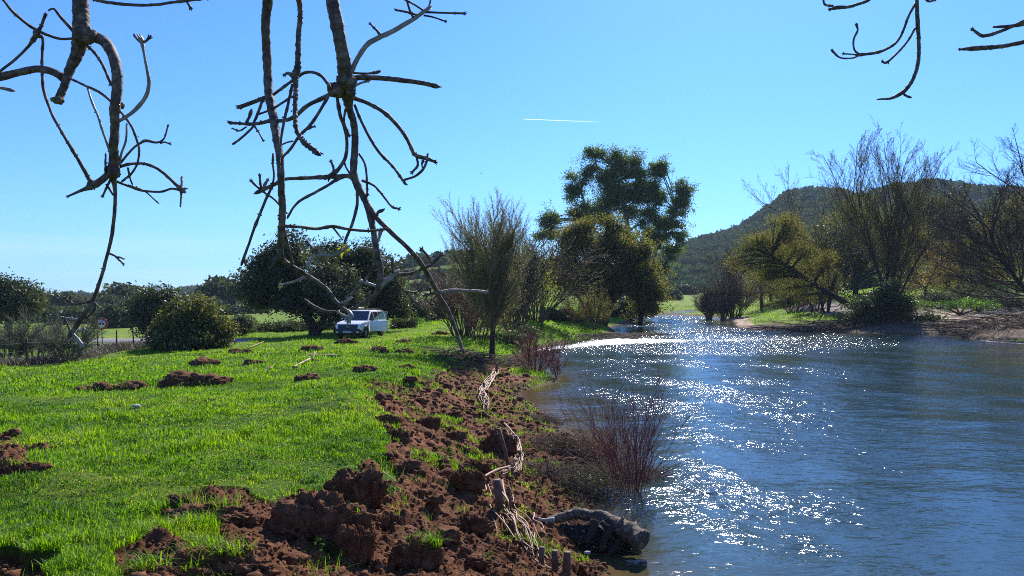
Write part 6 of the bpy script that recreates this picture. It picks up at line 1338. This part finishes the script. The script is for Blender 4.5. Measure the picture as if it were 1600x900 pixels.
    lb = Buf(); 
    for (a, c, n) in ((540, 392, 9), (537, 384, 6), (441, 445, 5)):
        leaves(lb, PT(a, c, 1.8) + rng.normal(size=(n, 3)) * 0.005, 0.009, 0.35)
    lb.build('opening_leaves', mat_leaf('leaf_opening', (0.16, 0.20, 0.02), (0.40, 0.34, 0.04), .45, (1.4, 1.4, .6)), t, smooth=False)
overhead()

# ------------------------------------------------------------------ sky things
CON = M('contrail_vapour')[0]; nn_ = CON.node_tree.nodes; nn_['Principled BSDF'].inputs['Base Color'].default_value = (0.9, 0.92, 0.95, 1); nn_['Principled BSDF'].inputs['Roughness'].default_value = 1
_t = nn_.new('ShaderNodeBsdfTranslucent'); _t.inputs[0].default_value = (0.95, 0.95, 1, 1); _tr = nn_.new('ShaderNodeBsdfTransparent'); _a = nn_.new('ShaderNodeAddShader'); _m = nn_.new('ShaderNodeMixShader')
_at = nn_.new('ShaderNodeAttribute'); _at.attribute_name = 'v'
_l = CON.node_tree.links; _l.new(_at.outputs['Fac'], _m.inputs[0]); _l.new(_tr.outputs[0], _m.inputs[1]); _l.new(_t.outputs[0], _m.inputs[2]); _l.new(_m.outputs[0], nn_['Material Output'].inputs[0])
b = Buf(); n_ = 40
cl = np.array([PT(818 + 125 * s, 186 + 5 * s, 6000) for s in np.linspace(0, 1, n_)])
tube(b, cl, np.linspace(2.0, 3.6, n_), 6, cap=False); b.a = [np.repeat(np.clip(0.42 * (1 - np.linspace(0, 1, n_)) ** 0.7, 0, 1), 6)]
tag(b.build('contrail', CON, origin=cl[0]), 'short white aircraft trail high in the clear sky', 'contrail')
b = Buf(); c = PT(752, 271, 90)
b.add(np.array([[-.28, 0, .06], [-.1, .06, .10], [0, .09, .03], [0, -.06, .03], [-.1, -.03, .10], [.1, .06, .10], [.1, -.03, .10], [.28, 0, .06]]) + c, [[1, 2, 3, 4], [2, 5, 6, 3]], [[0, 1, 4], [5, 7, 6]])
lump(b, c + [0, 0, .02], (0.05, 0.16, 0.045), 3, 2, .05); tag(b.build('bird', BLACK_P, origin=c), 'small dark bird gliding in the sky', 'bird')

# ------------------------------------------------------------------ air
def haze():
    m = bpy.data.materials.new('thin_haze'); m.use_nodes = True; n = m.node_tree.nodes; n.clear()
    o = n.new('ShaderNodeOutputMaterial'); v = n.new('ShaderNodeVolumePrincipled'); v.inputs['Density'].default_value = 0.0002; v.inputs['Color'].default_value = (0.70, 0.85, 1.0, 1); v.inputs['Anisotropy'].default_value = 0.0
    m.node_tree.links.new(v.outputs[0], o.inputs['Volume'])
    b = Buf(); boxb(b, (0, 0, 79), (5400, 5400, 164)); tag(b.build('haze', m, smooth=False), kind='stuff')
haze()
